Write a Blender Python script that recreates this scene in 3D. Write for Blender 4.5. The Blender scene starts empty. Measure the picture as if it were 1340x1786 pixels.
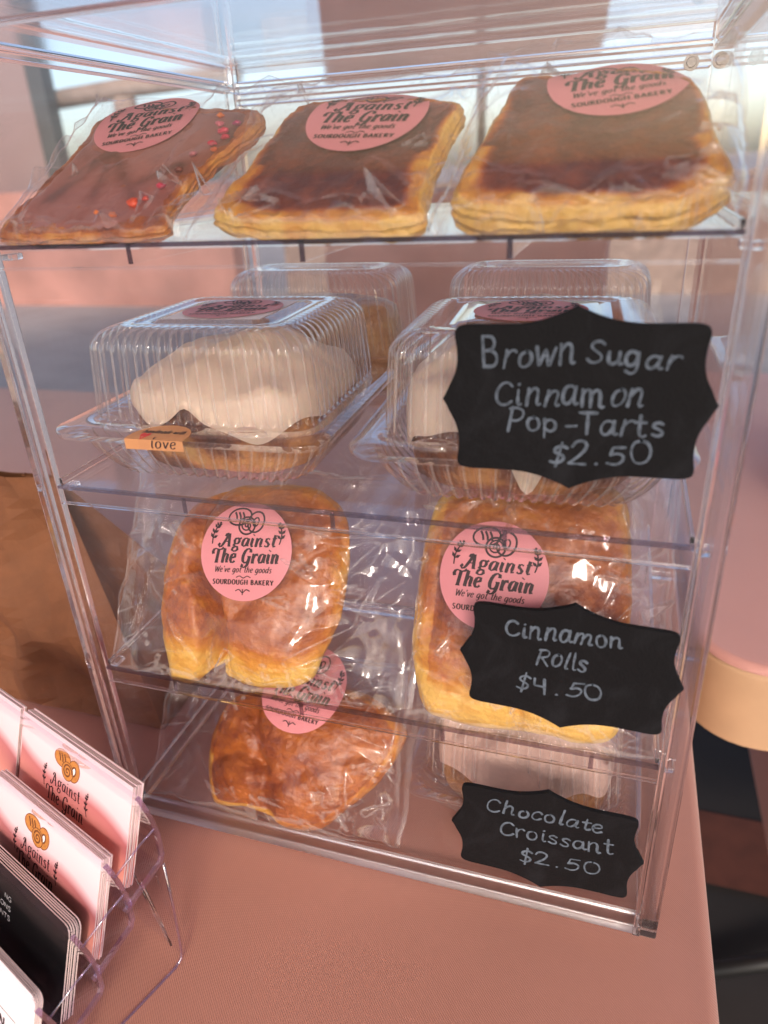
import bpy, math, random
import numpy as np
from mathutils import Vector, noise
R = math.radians
scene = bpy.context.scene

# ---------------------------------------------------------------- camera, sky, sun, exposure
cam_d = bpy.data.cameras.new('camera'); cam = bpy.data.objects.new('camera', cam_d)
scene.collection.objects.link(cam); scene.camera = cam
cam.location = (.29332, -.2816, .39457)
cam.rotation_euler = (1.1204, .04711, .30472)
cam_d.sensor_fit = 'VERTICAL'; cam_d.sensor_height = 36; cam_d.sensor_width = 27
cam_d.lens = 25.06; cam_d.clip_start = .01; cam_d.clip_end = 2000
cam_d.dof.use_dof = True; cam_d.dof.focus_distance = .40; cam_d.dof.aperture_fstop = 6.5

SUN = Vector((.27, -.80, .50)).normalized()
world = bpy.data.worlds.new('World'); scene.world = world; world.use_nodes = True
wn = world.node_tree.nodes; wl = world.node_tree.links
sky = wn.new('ShaderNodeTexSky'); sky.sky_type = 'NISHITA'; sky.sun_disc = False
sky.sun_elevation = math.asin(SUN.z); sky.sun_rotation = math.atan2(SUN.x, SUN.y) % (2*math.pi)
sky.air_density = .85; sky.dust_density = 2.4; sky.ozone_density = .5
wl.new(sky.outputs[0], wn['Background'].inputs[0]); wn['Background'].inputs[1].default_value = .15

sd = bpy.data.lights.new('sun', 'SUN'); sun = bpy.data.objects.new('sun', sd)
scene.collection.objects.link(sun); sd.energy = 1.1; sd.angle = R(10); sd.color = (1, .86, .78)
sun.rotation_euler = SUN.to_track_quat('Z', 'Y').to_euler()

scene.view_settings.view_transform = 'Standard'; scene.view_settings.look = 'None'
scene.view_settings.gamma = 1; scene.view_settings.use_curve_mapping = False
scene.view_settings.exposure = 0.72
cy = scene.cycles
cy.max_bounces = 16; cy.transparent_max_bounces = 64; cy.transmission_bounces = 12
cy.glossy_bounces = 6; cy.diffuse_bounces = 4; cy.sample_clamp_indirect = 8
cy.use_denoising = True

# ---------------------------------------------------------------- helpers
col = scene.collection
BASE = {}
def thing(name, label, cat, loc=(0, 0, 0), group=None):
    o = bpy.data.objects.new(name, None); col.objects.link(o); o.location = loc
    o.empty_display_size = .02
    o['label'] = label; o['category'] = cat
    if group: o['group'] = group
    BASE[o] = np.array(loc, float); return o
def tag(o, label, cat, group=None):
    o['label'] = label; o['category'] = cat
    if group: o['group'] = group
    return o
def structure(o): o['kind'] = 'structure'; return o
def mesh(name, V, F, mats, parent=None, smooth=True, fm=None, attr=None, loc=None):
    V = np.asarray(V, float)
    base = BASE[parent] if parent is not None else np.array(loc if loc is not None else (0, 0, 0), float)
    me = bpy.data.meshes.new(name)
    me.from_pydata((V - base).tolist(), [], F); 
    if not isinstance(mats, (list, tuple)): mats = [mats]
    for m in mats: me.materials.append(m)
    if fm is not None: me.polygons.foreach_set('material_index', fm)
    me.polygons.foreach_set('use_smooth', [smooth]*len(F))
    for k, a in (attr or {}).items():
        at = me.attributes.new(k, 'FLOAT', 'POINT'); at.data.foreach_set('value', np.asarray(a, float))
    me.update()
    o = bpy.data.objects.new(name, me); col.objects.link(o)
    if parent is not None: o.parent = parent
    else: o.location = base
    BASE[o] = base; return o
def copy_tree(o, parent=None):
    c = o.copy(); col.objects.link(c)
    if parent is not None: c.parent = parent
    for ch in o.children: copy_tree(ch, c)
    return c
class MB:
    def __init__(s): s.V = []; s.F = []; s.M = []
    def add(s, V, F, m=0):
        n = len(s.V); s.V += [tuple(v) for v in V]
        for f in F: s.F.append([i+n for i in f]); s.M.append(m)
    def box(s, a, b, m=0, bev=0):
        x0, y0, z0 = a; x1, y1, z1 = b
        if bev <= 0:
            s.add([(x, y, z) for x in (x0, x1) for y in (y0, y1) for z in (z0, z1)],
                  [(0, 1, 3, 2), (4, 6, 7, 5), (0, 4, 5, 1), (2, 3, 7, 6), (0, 2, 6, 4), (1, 5, 7, 3)], m)
            return
        import bmesh
        bm = bmesh.new(); bmesh.ops.create_cube(bm, size=1)
        for v in bm.verts:
            v.co = ((x0+x1)/2+v.co.x*(x1-x0), (y0+y1)/2+v.co.y*(y1-y0), (z0+z1)/2+v.co.z*(z1-z0))
        bmesh.ops.bevel(bm, geom=bm.edges[:], offset=bev, segments=2, profile=.5, affect='EDGES')
        bm.verts.ensure_lookup_table(); bm.verts.index_update()
        s.add([v.co[:] for v in bm.verts], [[v.index for v in f.verts] for f in bm.faces], m); bm.free()
    def tube(s, pts, r, n=8, m=0, caps=True):
        pts = [Vector(p) for p in pts]; rings = []
        rr = r if hasattr(r, '__len__') else [r]*len(pts)
        up = None
        for i, p in enumerate(pts):
            t = (pts[min(i+1, len(pts)-1)]-pts[max(i-1, 0)]).normalized()
            if up is None: up = t.orthogonal().normalized()
            a = (up - t*up.dot(t)).normalized(); up = a; b = t.cross(a)
            rings.append([p+(a*math.cos(k*2*math.pi/n)+b*math.sin(k*2*math.pi/n))*rr[i] for k in range(n)])
        V = [v for r_ in rings for v in r_]; F = []
        for i in range(len(pts)-1):
            for k in range(n): F.append((i*n+k, i*n+(k+1) % n, (i+1)*n+(k+1) % n, (i+1)*n+k))
        if caps: F.append(tuple(range(n))[::-1]); F.append(tuple((len(pts)-1)*n+k for k in range(n)))
        s.add(V, F, m)
    def build(s, name, mats, parent=None, smooth=False, loc=None):
        return mesh(name, s.V, s.F, mats, parent, smooth, s.M, None, loc)
def srgb(r, g, b):
    f = lambda c: (c/12.92 if c <= .04045 else ((c+.055)/1.055)**2.4)
    return (f(r/255), f(g/255), f(b/255), 1)
def vn(x, y, z): return noise.noise(Vector((x, y, z)))
def vor(x, y, z): return noise.voronoi(Vector((x, y, z)))[0][0]

# ---------------------------------------------------------------- materials
def newmat(name):
    m = bpy.data.materials.new(name); m.use_nodes = True
    return m, m.node_tree.nodes, m.node_tree.links, m.node_tree.nodes['Principled BSDF']
def simple(name, c, rough=.5, noise_amt=.0, scale=80, bump=0, bscale=200, **kw):
    m, n, l, p = newmat(name)
    p.inputs['Base Color'].default_value = c; p.inputs['Roughness'].default_value = rough
    for k, v in kw.items(): p.inputs[k.replace('_', ' ')].default_value = v
    tc = n.new('ShaderNodeTexCoord')
    if noise_amt:
        t = n.new('ShaderNodeTexNoise'); t.inputs['Scale'].default_value = scale; t.inputs['Detail'].default_value = 5
        l.new(tc.outputs['Object'], t.inputs['Vector'])
        mr = n.new('ShaderNodeMapRange'); mr.inputs[1].default_value = .3; mr.inputs[2].default_value = .7
        mr.inputs[3].default_value = 1-noise_amt; mr.inputs[4].default_value = 1+noise_amt
        l.new(t.outputs['Fac'], mr.inputs[0])
        mx = n.new('ShaderNodeVectorMath'); mx.operation = 'SCALE'; mx.inputs[0].default_value = c[:3]
        l.new(mr.outputs[0], mx.inputs['Scale']); l.new(mx.outputs[0], p.inputs['Base Color'])
    if bump:
        t = n.new('ShaderNodeTexNoise'); t.inputs['Scale'].default_value = bscale; t.inputs['Detail'].default_value = 4
        l.new(tc.outputs['Object'], t.inputs['Vector'])
        b = n.new('ShaderNodeBump'); b.inputs['Strength'].default_value = bump; b.inputs['Distance'].default_value = .002
        l.new(t.outputs['Fac'], b.inputs['Height']); l.new(b.outputs[0], p.inputs['Normal'])
    return m
def film(name, tint=(.98, .98, .98), rough=.05, lo=.035, hi=.9, powr=4.0, scratch=0.0, haze=0.0):
    """thin clear plastic: see-through, mirror-like towards grazing angles"""
    m = bpy.data.materials.new(name); m.use_nodes = True; n = m.node_tree.nodes; l = m.node_tree.links
    n.remove(n['Principled BSDF']); out = n['Material Output']
    tr = n.new('ShaderNodeBsdfTransparent'); tr.inputs[0].default_value = (*tint, 1)
    gl = n.new('ShaderNodeBsdfGlossy'); gl.inputs['Roughness'].default_value = rough; gl.inputs[0].default_value = (1, 1, 1, 1)
    lw = n.new('ShaderNodeLayerWeight'); lw.inputs[0].default_value = .5
    pw = n.new('ShaderNodeMath'); pw.operation = 'POWER'; pw.inputs[1].default_value = powr
    l.new(lw.outputs['Facing'], pw.inputs[0])
    ma = n.new('ShaderNodeMath'); ma.operation = 'MULTIPLY_ADD'; ma.inputs[1].default_value = hi-lo; ma.inputs[2].default_value = lo
    l.new(pw.outputs[0], ma.inputs[0])
    mx = n.new('ShaderNodeMixShader'); l.new(ma.outputs[0], mx.inputs[0]); l.new(tr.outputs[0], mx.inputs[1]); l.new(gl.outputs[0], mx.inputs[2])
    last = mx
    if haze:
        df = n.new('ShaderNodeBsdfDiffuse'); df.inputs[0].default_value = (.9, .9, .9, 1)
        m2 = n.new('ShaderNodeMixShader'); m2.inputs[0].default_value = haze
        l.new(mx.outputs[0], m2.inputs[1]); l.new(df.outputs[0], m2.inputs[2]); last = m2
    if scratch:
        tc = n.new('ShaderNodeTexCoord'); t = n.new('ShaderNodeTexNoise'); t.inputs['Scale'].default_value = 14; t.inputs['Detail'].default_value = 3
        l.new(tc.outputs['Object'], t.inputs['Vector'])
        b = n.new('ShaderNodeBump'); b.inputs['Strength'].default_value = scratch; b.inputs['Distance'].default_value = .004
        l.new(t.outputs['Fac'], b.inputs['Height']); l.new(b.outputs[0], gl.inputs['Normal'])
    l.new(last.outputs[0], out.inputs[0]); return m
def glass(name, c=(1, 1, 1, 1), rough=.02, ior=1.47):
    m, n, l, p = newmat(name)
    p.inputs['Base Color'].default_value = c; p.inputs['Transmission Weight'].default_value = 1
    p.inputs['Roughness'].default_value = rough; p.inputs['IOR'].default_value = ior
    return m

M = {}
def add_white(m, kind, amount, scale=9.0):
    """milky marks on clear plastic: stress whitening and painted highlights on folds and ribs ('crease' attribute) or finger smears (noise)"""
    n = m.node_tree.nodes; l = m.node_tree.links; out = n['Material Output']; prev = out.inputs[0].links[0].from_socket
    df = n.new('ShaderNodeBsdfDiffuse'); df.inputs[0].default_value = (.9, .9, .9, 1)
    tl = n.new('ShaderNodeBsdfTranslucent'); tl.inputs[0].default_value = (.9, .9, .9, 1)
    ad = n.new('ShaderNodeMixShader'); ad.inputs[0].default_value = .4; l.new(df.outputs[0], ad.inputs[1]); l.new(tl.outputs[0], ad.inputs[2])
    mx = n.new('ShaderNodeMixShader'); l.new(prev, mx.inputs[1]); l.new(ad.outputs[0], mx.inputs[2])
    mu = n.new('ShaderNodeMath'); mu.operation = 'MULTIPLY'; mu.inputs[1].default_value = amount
    if kind == 'painted_glint':
        at = n.new('ShaderNodeAttribute'); at.attribute_name = 'painted_glint'; l.new(at.outputs['Fac'], mu.inputs[0])
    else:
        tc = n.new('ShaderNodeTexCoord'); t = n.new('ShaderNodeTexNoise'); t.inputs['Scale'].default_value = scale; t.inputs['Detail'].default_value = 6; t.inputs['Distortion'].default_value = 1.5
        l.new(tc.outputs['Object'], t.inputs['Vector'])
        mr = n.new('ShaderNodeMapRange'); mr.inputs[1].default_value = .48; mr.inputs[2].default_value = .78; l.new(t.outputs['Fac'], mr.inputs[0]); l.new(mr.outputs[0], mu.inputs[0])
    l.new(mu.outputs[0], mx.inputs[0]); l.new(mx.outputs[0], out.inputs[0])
M['panel'] = film('clear_acrylic_panel', (.985, .98, .98), .03, .022, .8, 4.5, scratch=.05)
M['bag'] = film('clear_cellophane', (.985, .98, .98), .08, .036, .9, 3.9)
M['pet'] = film('clear_clamshell_plastic', (.97, .965, .965), .05, .045, .9, 2.4)
add_white(M['bag'], 'painted_glint', .24); add_white(M['pet'], 'painted_glint', .34); add_white(M['panel'], 'smear', .022)
M['acrylic'] = glass('clear_acrylic_frame', (.97, .96, .97, 1), .06)
M['violet'] = film('violet_edged_acrylic', (.80, .72, .92), .08, .16, .95, 2.0, scratch=.8)
M['holder'] = film('clear_holder_sheet', (.96, .94, .97), .04, .04, .8, 4)
M['lip'] = film('reflection_dark_edge', (.40, .34, .40), .1, .05, .6, 4)  # dark total reflection inside the clear edge, put into the tint
M['cloth'] = None
M['kraft'] = simple('brown_kraft_paper', srgb(116, 72, 43), .8, .12, 60, .3, 300)
M['love'] = simple('kraft_label', srgb(205, 145, 95), .6)
M['white'] = simple('white_paper', srgb(240, 236, 238), .45)
M['ink'] = simple('dark_brown_ink', srgb(46, 24, 26), .6)
M['heart'] = simple('red_ink', srgb(215, 50, 45), .6)
M['stick'] = simple('pink_label_paper', srgb(214, 136, 142), .5)
M['board'] = simple('black_chalkboard', srgb(12, 12, 15), .7, .4, 45, .15, 900, Specular_IOR_Level=.2)
M['metal'] = simple('grey_screw_metal', (.35, .33, .32, 1), .35, Metallic=1.0)
M['blackcard'] = simple('black_gloss_card', srgb(12, 11, 12), .18)
M['edge'] = simple('card_edge', srgb(226, 206, 200), .6)
M['icing'] = simple('cream_icing', srgb(216, 194, 174), .42, .06, 60, .5, 60, Subsurface_Weight=.15)
M['pinkice'] = simple('pink_beige_icing', srgb(222, 188, 172), .5, .22, 38, .6, 130)
M['concrete'] = simple('grey_concrete', (.34, .31, .30, 1), .9, .12, 3, .2, 40)
M['dark'] = simple('floor_shadow', (.02, .017, .017, 1), .8, .2, 8)  # shadow under the right table, put into the colour
M['redmat'] = simple('rust_red_mat', srgb(86, 46, 36), .85, .15, 30)
M['post'] = simple('dark_grey_metal', srgb(70, 70, 72), .45)
M['wood'] = simple('weathered_wood', srgb(150, 130, 118), .8, .2, 9)
M['cream'] = simple('sunlit_stretch_fabric', srgb(190, 154, 120), .7, .05, 30)  # sunlight on the side of the pink cover, painted in as cream
M['awning'] = simple('dusty_pink_awning', srgb(176, 128, 116), .8, .22, 2.2)
M['blackmetal'] = simple('black_metal', (.012, .012, .013, 1), .4)
M['bluewhite'] = simple('pale_blue_paper', srgb(215, 226, 240), .5)

def mk_cloth(name, c, sc=2600):
    m, n, l, p = newmat(name)
    p.inputs['Roughness'].default_value = .52; p.inputs['Sheen Weight'].default_value = .25
    tc = n.new('ShaderNodeTexCoord')
    w = n.new('ShaderNodeTexWave'); w.wave_type = 'BANDS'; w.bands_direction = 'DIAGONAL'
    w.inputs['Scale'].default_value = sc/6.28; w.inputs['Distortion'].default_value = .6; w.inputs['Detail'].default_value = 2
    l.new(tc.outputs['Object'], w.inputs['Vector'])
    t = n.new('ShaderNodeTexNoise'); t.inputs['Scale'].default_value = 9; t.inputs['Detail'].default_value = 3
    l.new(tc.outputs['Object'], t.inputs['Vector'])
    a = n.new('ShaderNodeMath'); a.operation = 'MULTIPLY_ADD'; a.inputs[1].default_value = .22; a.inputs[2].default_value = .8
    l.new(w.outputs['Fac'], a.inputs[0])
    b = n.new('ShaderNodeMath'); b.operation = 'MULTIPLY_ADD'; b.inputs[1].default_value = .16; l.new(t.outputs['Fac'], b.inputs[0]); l.new(a.outputs[0], b.inputs[2])
    s = n.new('ShaderNodeVectorMath'); s.operation = 'SCALE'; s.inputs[0].default_value = c[:3]; l.new(b.outputs[0], s.inputs['Scale'])
    l.new(s.outputs[0], p.inputs['Base Color'])
    bp = n.new('ShaderNodeBump'); bp.inputs['Strength'].default_value = .35; bp.inputs['Distance'].default_value = .0006
    l.new(w.outputs['Fac'], bp.inputs['Height']); l.new(bp.outputs[0], p.inputs['Normal'])
    return m
M['cloth'] = mk_cloth('pink_satin_cloth', srgb(172, 118, 102))
M['cloth2'] = mk_cloth('pink_stretch_cloth', srgb(200, 146, 136))
def mk_canopy(name, c):
    m, n, l, p = newmat(name); n.remove(p)
    d = n.new('ShaderNodeBsdfDiffuse'); t = n.new('ShaderNodeBsdfTranslucent')
    d.inputs[0].default_value = c; t.inputs[0].default_value = c
    x = n.new('ShaderNodeMixShader'); x.inputs[0].default_value = .5
    l.new(d.outputs[0], x.inputs[1]); l.new(t.outputs[0], x.inputs[2]); l.new(x.outputs[0], n['Material Output'].inputs[0])
    return m
M['canopy'] = mk_canopy('pink_canopy_fabric', srgb(186, 156, 150))

def mk_bake(name, stops, rough=.46, coat=.18, nscale=120, namt=.22, bump=.85):
    """crust: the 'bake' attribute (0 pale dough .. 1 dark crust) plus grain goes through a colour ramp"""
    m, n, l, p = newmat(name)
    p.inputs['Roughness'].default_value = rough; p.inputs['Coat Weight'].default_value = coat; p.inputs['Coat Roughness'].default_value = .25
    at = n.new('ShaderNodeAttribute'); at.attribute_name = 'bake'
    tc = n.new('ShaderNodeTexCoord')
    t = n.new('ShaderNodeTexNoise'); t.inputs['Scale'].default_value = nscale; t.inputs['Detail'].default_value = 7; t.inputs['Roughness'].default_value = .62
    l.new(tc.outputs['Object'], t.inputs['Vector'])
    a = n.new('ShaderNodeMath'); a.operation = 'SUBTRACT'; a.inputs[1].default_value = .5; l.new(t.outputs['Fac'], a.inputs[0])
    b = n.new('ShaderNodeMath'); b.operation = 'MULTIPLY_ADD'; b.inputs[1].default_value = namt*2; l.new(a.outputs[0], b.inputs[0]); l.new(at.outputs['Fac'], b.inputs[2])
    mp = n.new('ShaderNodeMapping'); mp.inputs['Scale'].default_value = (1, .6, 2.2); l.new(tc.outputs['Object'], mp.inputs[0])
    vo = n.new('ShaderNodeTexVoronoi'); vo.feature = 'DISTANCE_TO_EDGE'; vo.inputs['Scale'].default_value = 75
    dn = n.new('ShaderNodeTexNoise'); dn.inputs['Scale'].default_value = 40; l.new(mp.outputs[0], dn.inputs['Vector'])
    dm = n.new('ShaderNodeVectorMath'); dm.operation = 'MULTIPLY_ADD'; dm.inputs[1].default_value = (.03, .03, .03); l.new(dn.outputs['Color'], dm.inputs[0]); l.new(mp.outputs[0], dm.inputs[2]); l.new(dm.outputs[0], vo.inputs['Vector'])
    fl = n.new('ShaderNodeMapRange'); fl.inputs[1].default_value = 0; fl.inputs[2].default_value = .16; fl.inputs[3].default_value = .045; fl.inputs[4].default_value = -.012; l.new(vo.outputs['Distance'], fl.inputs[0])
    b2 = n.new('ShaderNodeMath'); l.new(b.outputs[0], b2.inputs[0]); l.new(fl.outputs[0], b2.inputs[1])
    r = n.new('ShaderNodeValToRGB'); l.new(b2.outputs[0], r.inputs[0])
    e = r.color_ramp.elements
    while len(e) < len(stops): e.new(.5)
    for i, (pos, c) in enumerate(stops): e[i].position = pos; e[i].color = c
    l.new(r.outputs[0], p.inputs['Base Color'])
    t2 = n.new('ShaderNodeTexNoise'); t2.inputs['Scale'].default_value = 160; t2.inputs['Detail'].default_value = 6
    l.new(tc.outputs['Object'], t2.inputs['Vector'])
    bp = n.new('ShaderNodeBump'); bp.inputs['Strength'].default_value = bump; bp.inputs['Distance'].default_value = .0026
    l.new(t2.outputs['Fac'], bp.inputs['Height']); l.new(bp.outputs[0], p.inputs['Normal'])
    return m
CRUST = [(0, srgb(224, 182, 92)), (.28, srgb(206, 142, 52)), (.52, srgb(174, 98, 36)), (.78, srgb(128, 60, 25)), (1, srgb(84, 34, 19))]
M['crust'] = mk_bake('golden_pastry', CRUST)
M['roll'] = mk_bake('cinnamon_roll_dough', [(0, srgb(206, 164, 100)), (.35, srgb(182, 126, 66)), (.62, srgb(118, 68, 36)), (1, srgb(50, 26, 16))], .4, .3, 60, .4, .8)
M['glaze'] = mk_bake('brown_sugar_glaze', [(0, srgb(176, 104, 60)), (.5, srgb(146, 76, 44)), (1, srgb(84, 36, 22))], .38, .2, 40, .3, .2)
M['pinkglaze'] = mk_bake('pink_brown_glaze', [(0, srgb(168, 108, 96)), (.45, srgb(140, 82, 68)), (.75, srgb(104, 60, 44)), (1, srgb(72, 40, 32))], .38, .2, 30, .16, .15)

# ---------------------------------------------------------------- lettering: single-stroke skeletons, pen width by direction
SK = {
'a': (7, '5.3,5.4 4,6.4 2.2,6.2 .9,4.3 .8,1.8 2,.2 3.7,.8 5,3 5.4,5.6|5.5,6.3 5.3,2 5.8,.3 6.8,.7'),
'c': (6, '5,5.3 3.9,6.4 2,6 .8,4 .9,1.6 2.2,.2 4,.3 5.2,1.5'),
'd': (7.2, '5.3,5.4 4,6.4 2.2,6.2 .9,4.3 .8,1.8 2,.2 3.7,.8 5,3 5.4,5.6|5.5,10 5.4,3 5.8,.3 6.8,.7'),
'e': (6, '1,3.3 3,3.6 4.9,4.4 4.6,6 3,6.5 1.3,5.3 .8,2.8 1.7,.6 3.4,.1 5.2,1.4'),
'g': (7, '5.3,5.4 4,6.4 2.2,6.2 .9,4.3 .8,1.8 2,.2 3.7,.8 5,3 5.4,5.6|5.5,6.3 5.4,1 4.8,-2 3,-3.3 1,-2.4'),
'h': (7, '1.2,10 1,5 1,0|1.1,3.8 2.4,5.9 4,6.4 5,5 5,2 5.3,.2 6.2,.4'),
'i': (3.2, '1.3,6.3 1.2,2 1.6,.2 2.6,.5|!1.4,8.6 1.7,8.9'),
'l': (3.2, '1.3,10 1.2,3 1.5,.3 2.6,.5'),
'm': (10, '!1,6.3 1,0|1,4 2.4,6.2 3.8,6.2 4.3,4.5 4.3,0|4.3,4 5.8,6.2 7.3,6.2 7.9,4.5 7.9,1.2 8.4,.1 9.4,.5'),
'n': (7, '!1,6.3 1,0|1,3.8 2.6,6.1 4.2,6.3 5,4.8 5,1.2 5.5,.1 6.4,.5'),
'o': (6.4, '3.2,6.4 1.3,5.5 .8,3 1.6,.6 3.2,.1 4.9,1.2 5.4,3.6 4.6,5.8 3.2,6.4'),
'p': (7, '1,6.3 1,2 .9,-3.4|1,4.4 2.4,6.2 4.2,6.1 5.3,4.2 4.8,1.4 3.2,.1 1.1,1.2'),
'r': (5, '!1,6.3 1,0|1,3.6 2.3,5.8 4,6.4 4.8,5.8'),
's': (5.4, '4.5,5.6 3.2,6.4 1.5,5.9 1.2,4.5 3,3.3 4.4,2 4,.5 2.4,.1 .8,1'),
't': (5, '2.3,9 2.2,4 2.4,1 3.4,.1 4.6,.8|!.5,6.2 4.5,6.4'),
'u': (7, '1,6.3 .9,2.4 1.8,.3 3.4,.4 4.9,2.4 5.1,6.3|5.1,6.3 5,1.6 5.5,.2 6.4,.5'),
'v': (6, '!.7,6.3 2.9,.1|!2.9,.1 5.2,6.3'),
'w': (8.4, '!.6,6.3 2.2,.1 4.2,5.6 6,.1 7.9,6.3'),
'A': (8.6, '!.6,0 4.3,10|!4.3,10 8,0|!2,3.6 6.6,3.6'),
'B': (7.4, '!1,10 1,0|1,10 4.5,9.8 5.6,8 4.4,5.8 1.2,5.3|1.2,5.3 5,5.1 6.4,2.8 5,.4 1,0'),
'C': (8, '7,8.4 5.2,10 2.6,9.2 .9,5.8 1.2,2 3.2,.1 5.6,.4 7.3,1.8'),
'D': (8.4, '!1,10 1,0|1,10 5,9.4 7.2,6.5 7,3 4.8,.4 1,0'),
'E': (7, '!6,10 1,10 1,0 6.2,0|!1,5.2 5,5.2'),
'G': (8.4, '7.2,8.2 5.2,10 2.6,9.2 .9,5.8 1.2,2 3.4,.1 6,.6 7.2,2.6 7.2,4.6|!7.5,4.6 4.6,4.6'),
'H': (8.4, '!1,10 1,0|!7.2,10 7.2,0|!1,5.2 7.2,5.2'),
'K': (7.6, '!1,10 1,0|!6.6,10 1.2,4.4|!2.8,6 7,0'),
'M': (9.6, '!1,0 1.4,10 4.8,2.5 8.2,10 8.6,0'),
'N': (8.6, '!1,0 1,10|!1,10 7.4,0|!7.4,0 7.4,10'),
'O': (8.8, '4.4,10 1.8,8.8 .8,5 1.8,1.2 4.4,0 7,1.2 8,5 7,8.8 4.4,10'),
'P': (7, '!1.2,10 1,0|.4,9.6 3,10.2 5.6,9 5.6,6.4 3.6,4.8 1.2,4.8'),
'R': (7.4, '!1,10 1,0|.6,9.8 3.6,10.2 5.6,8.8 5.2,6.2 1.4,5|!2.6,5 6.8,0'),
'S': (7, '6,9 4.2,10.1 2,9.4 1.2,7.4 3,5.6 5.4,4 6,2 4.6,.3 2.4,0 .7,1.2'),
'T': (7.4, '!.4,9.6 7,9.9|!3.7,9.8 3.7,0'),
'U': (8.4, '1,10 1,3.4 2.4,.4 4.4,0 6.4,1 7.2,4 7.2,10'),
'V': (8, '!.5,10 4,0|!4,0 7.5,10'),
'W': (11, '!.4,10 3,0|!3,0 5.4,8.6|!5.4,8.6 8,0|!8,0 10.6,10'),
'Y': (8, '!.5,10 4,5|!7.5,10 4,5|!4,5 4,0'),
'I': (3.2, '!1.6,10 1.6,0'), 'L': (6.6, '!1,10 1,0 6,0'), 'F': (6.6, '!6,10 1,10 1,0|!1,5.2 5,5.2'),
'0': (7.6, '3.8,9 1.6,8 .8,4.6 1.8,.9 3.9,.1 6,1.4 6.9,4.8 5.8,8 3.8,9'),
'2': (7, '1,7 2,8.9 4,9.3 5.6,7.8 4.8,5 2.6,2.2 .7,.3|!.7,.3 6.2,.2'),
'4': (7, '!1.4,9.2 1.2,4.6 5.4,4.4|!5.2,9.4 5.2,-.4'),
'5': (7, '!5.8,9 2,8.9 1.6,5.2|1.6,5.2 3.8,5.8 5.7,4.4 5.4,1.6 3.4,.1 .8,.8'),
'$': (6.4, '5.4,7.6 3.8,8.6 1.8,7.8 1.6,6 3.4,4.7 5,3.4 4.8,1.6 3,.6 .9,1.4|!3.4,10.4 3,-1.2'),
'.': (4, '!1.7,.2 2,.4'), '-': (5.4, '!.8,3.8 4.8,3.9'), "'": (2.6, '!1.6,10 1.2,7.6'), ' ': (4.2, ''),
}
# display letters of the round label: italic with swashes and slab ends
LG = dict(SK)
LG.update({
'A': (9.6, '-1.6,2.4 -2.6,1.2 -2,-.2 -.2,-.2 1.4,2 3.4,6.6 5,9.8 3,9.8 1.8,8.6 1.8,7.6|!5,9.8 7,0|!2.6,3.8 6.2,3.8|!5.8,.2 8.6,.2'),
'T': (8.6, '.2,6 -.6,7.6 .2,9.4 2,9.8 5,9 8,9.6 9,10.6|!4.7,9.2 4.7,.2|!3,.2 6.6,.2'),
'G': (9, '7.6,7.4 7.4,9 5.6,10.1 2.8,9 1.2,5.6 1.4,2 3.4,.2 5.8,.6 7,2.4 7.2,4.8|!5.2,4.6 8.6,4.6|7.1,4.4 6.8,-.4 5.2,-2.6 2.4,-3 1.2,-1.6 2.2,-.8'),
'h': (7.4, '!1.4,10 1.4,.2|1.6,4 2.8,6 4.4,6.5 5.4,5.2 5.2,2 5.5,.2 7,.6|!.2,.2 2.8,.2|!.2,9.8 1.6,9.9'),
'n': (7.6, '!1.4,6.3 1.4,.2|1.6,4 2.8,6 4.4,6.5 5.4,5.2 5.2,2 5.5,.2 7.2,.6|!.2,6.2 1.6,6.3|!.4,.2 2.4,.2'),
'r': (5.8, '!1.4,6.3 1.4,.2|1.6,3.6 2.8,5.8 4.2,6.4 5,5.6 4.6,5|!.2,6.2 1.6,6.3|!.2,.2 3.2,.2'),
'i': (3.8, '1.5,6.3 1.4,2 1.8,.2 3.4,.7|!1.6,8.5 2,9.1|!.2,6.2 1.6,6.3'),
'g': (7.4, '3.2,6.4 1.4,5.8 1,4 1.8,2.4 3.4,2 5,2.8 5.4,4.4 4.6,6 3.2,6.4|2,2.4 1,1.2 2.2,.2 4.6,-.2 5.6,-1.6 4.4,-3.2 1.8,-3.4 .4,-2.2 1.2,-.6 2.4,0|!5,5.6 6.8,6.6'),
})
def catmull(p, n=6):
    p = [np.array(q, float) for q in p]
    if len(p) < 3: return p
    q = [2*p[0]-p[1]]+p+[2*p[-1]-p[-2]]; out = []
    for i in range(1, len(q)-2):
        a, b, c, d = q[i-1], q[i], q[i+1], q[i+2]
        for k in range(n):
            t = k/n
            out.append(.5*((2*b)+(c-a)*t+(2*a-5*b+4*c-d)*t*t+(3*b-a-3*c+d)*t**3))
    out.append(p[-1]); return out
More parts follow.
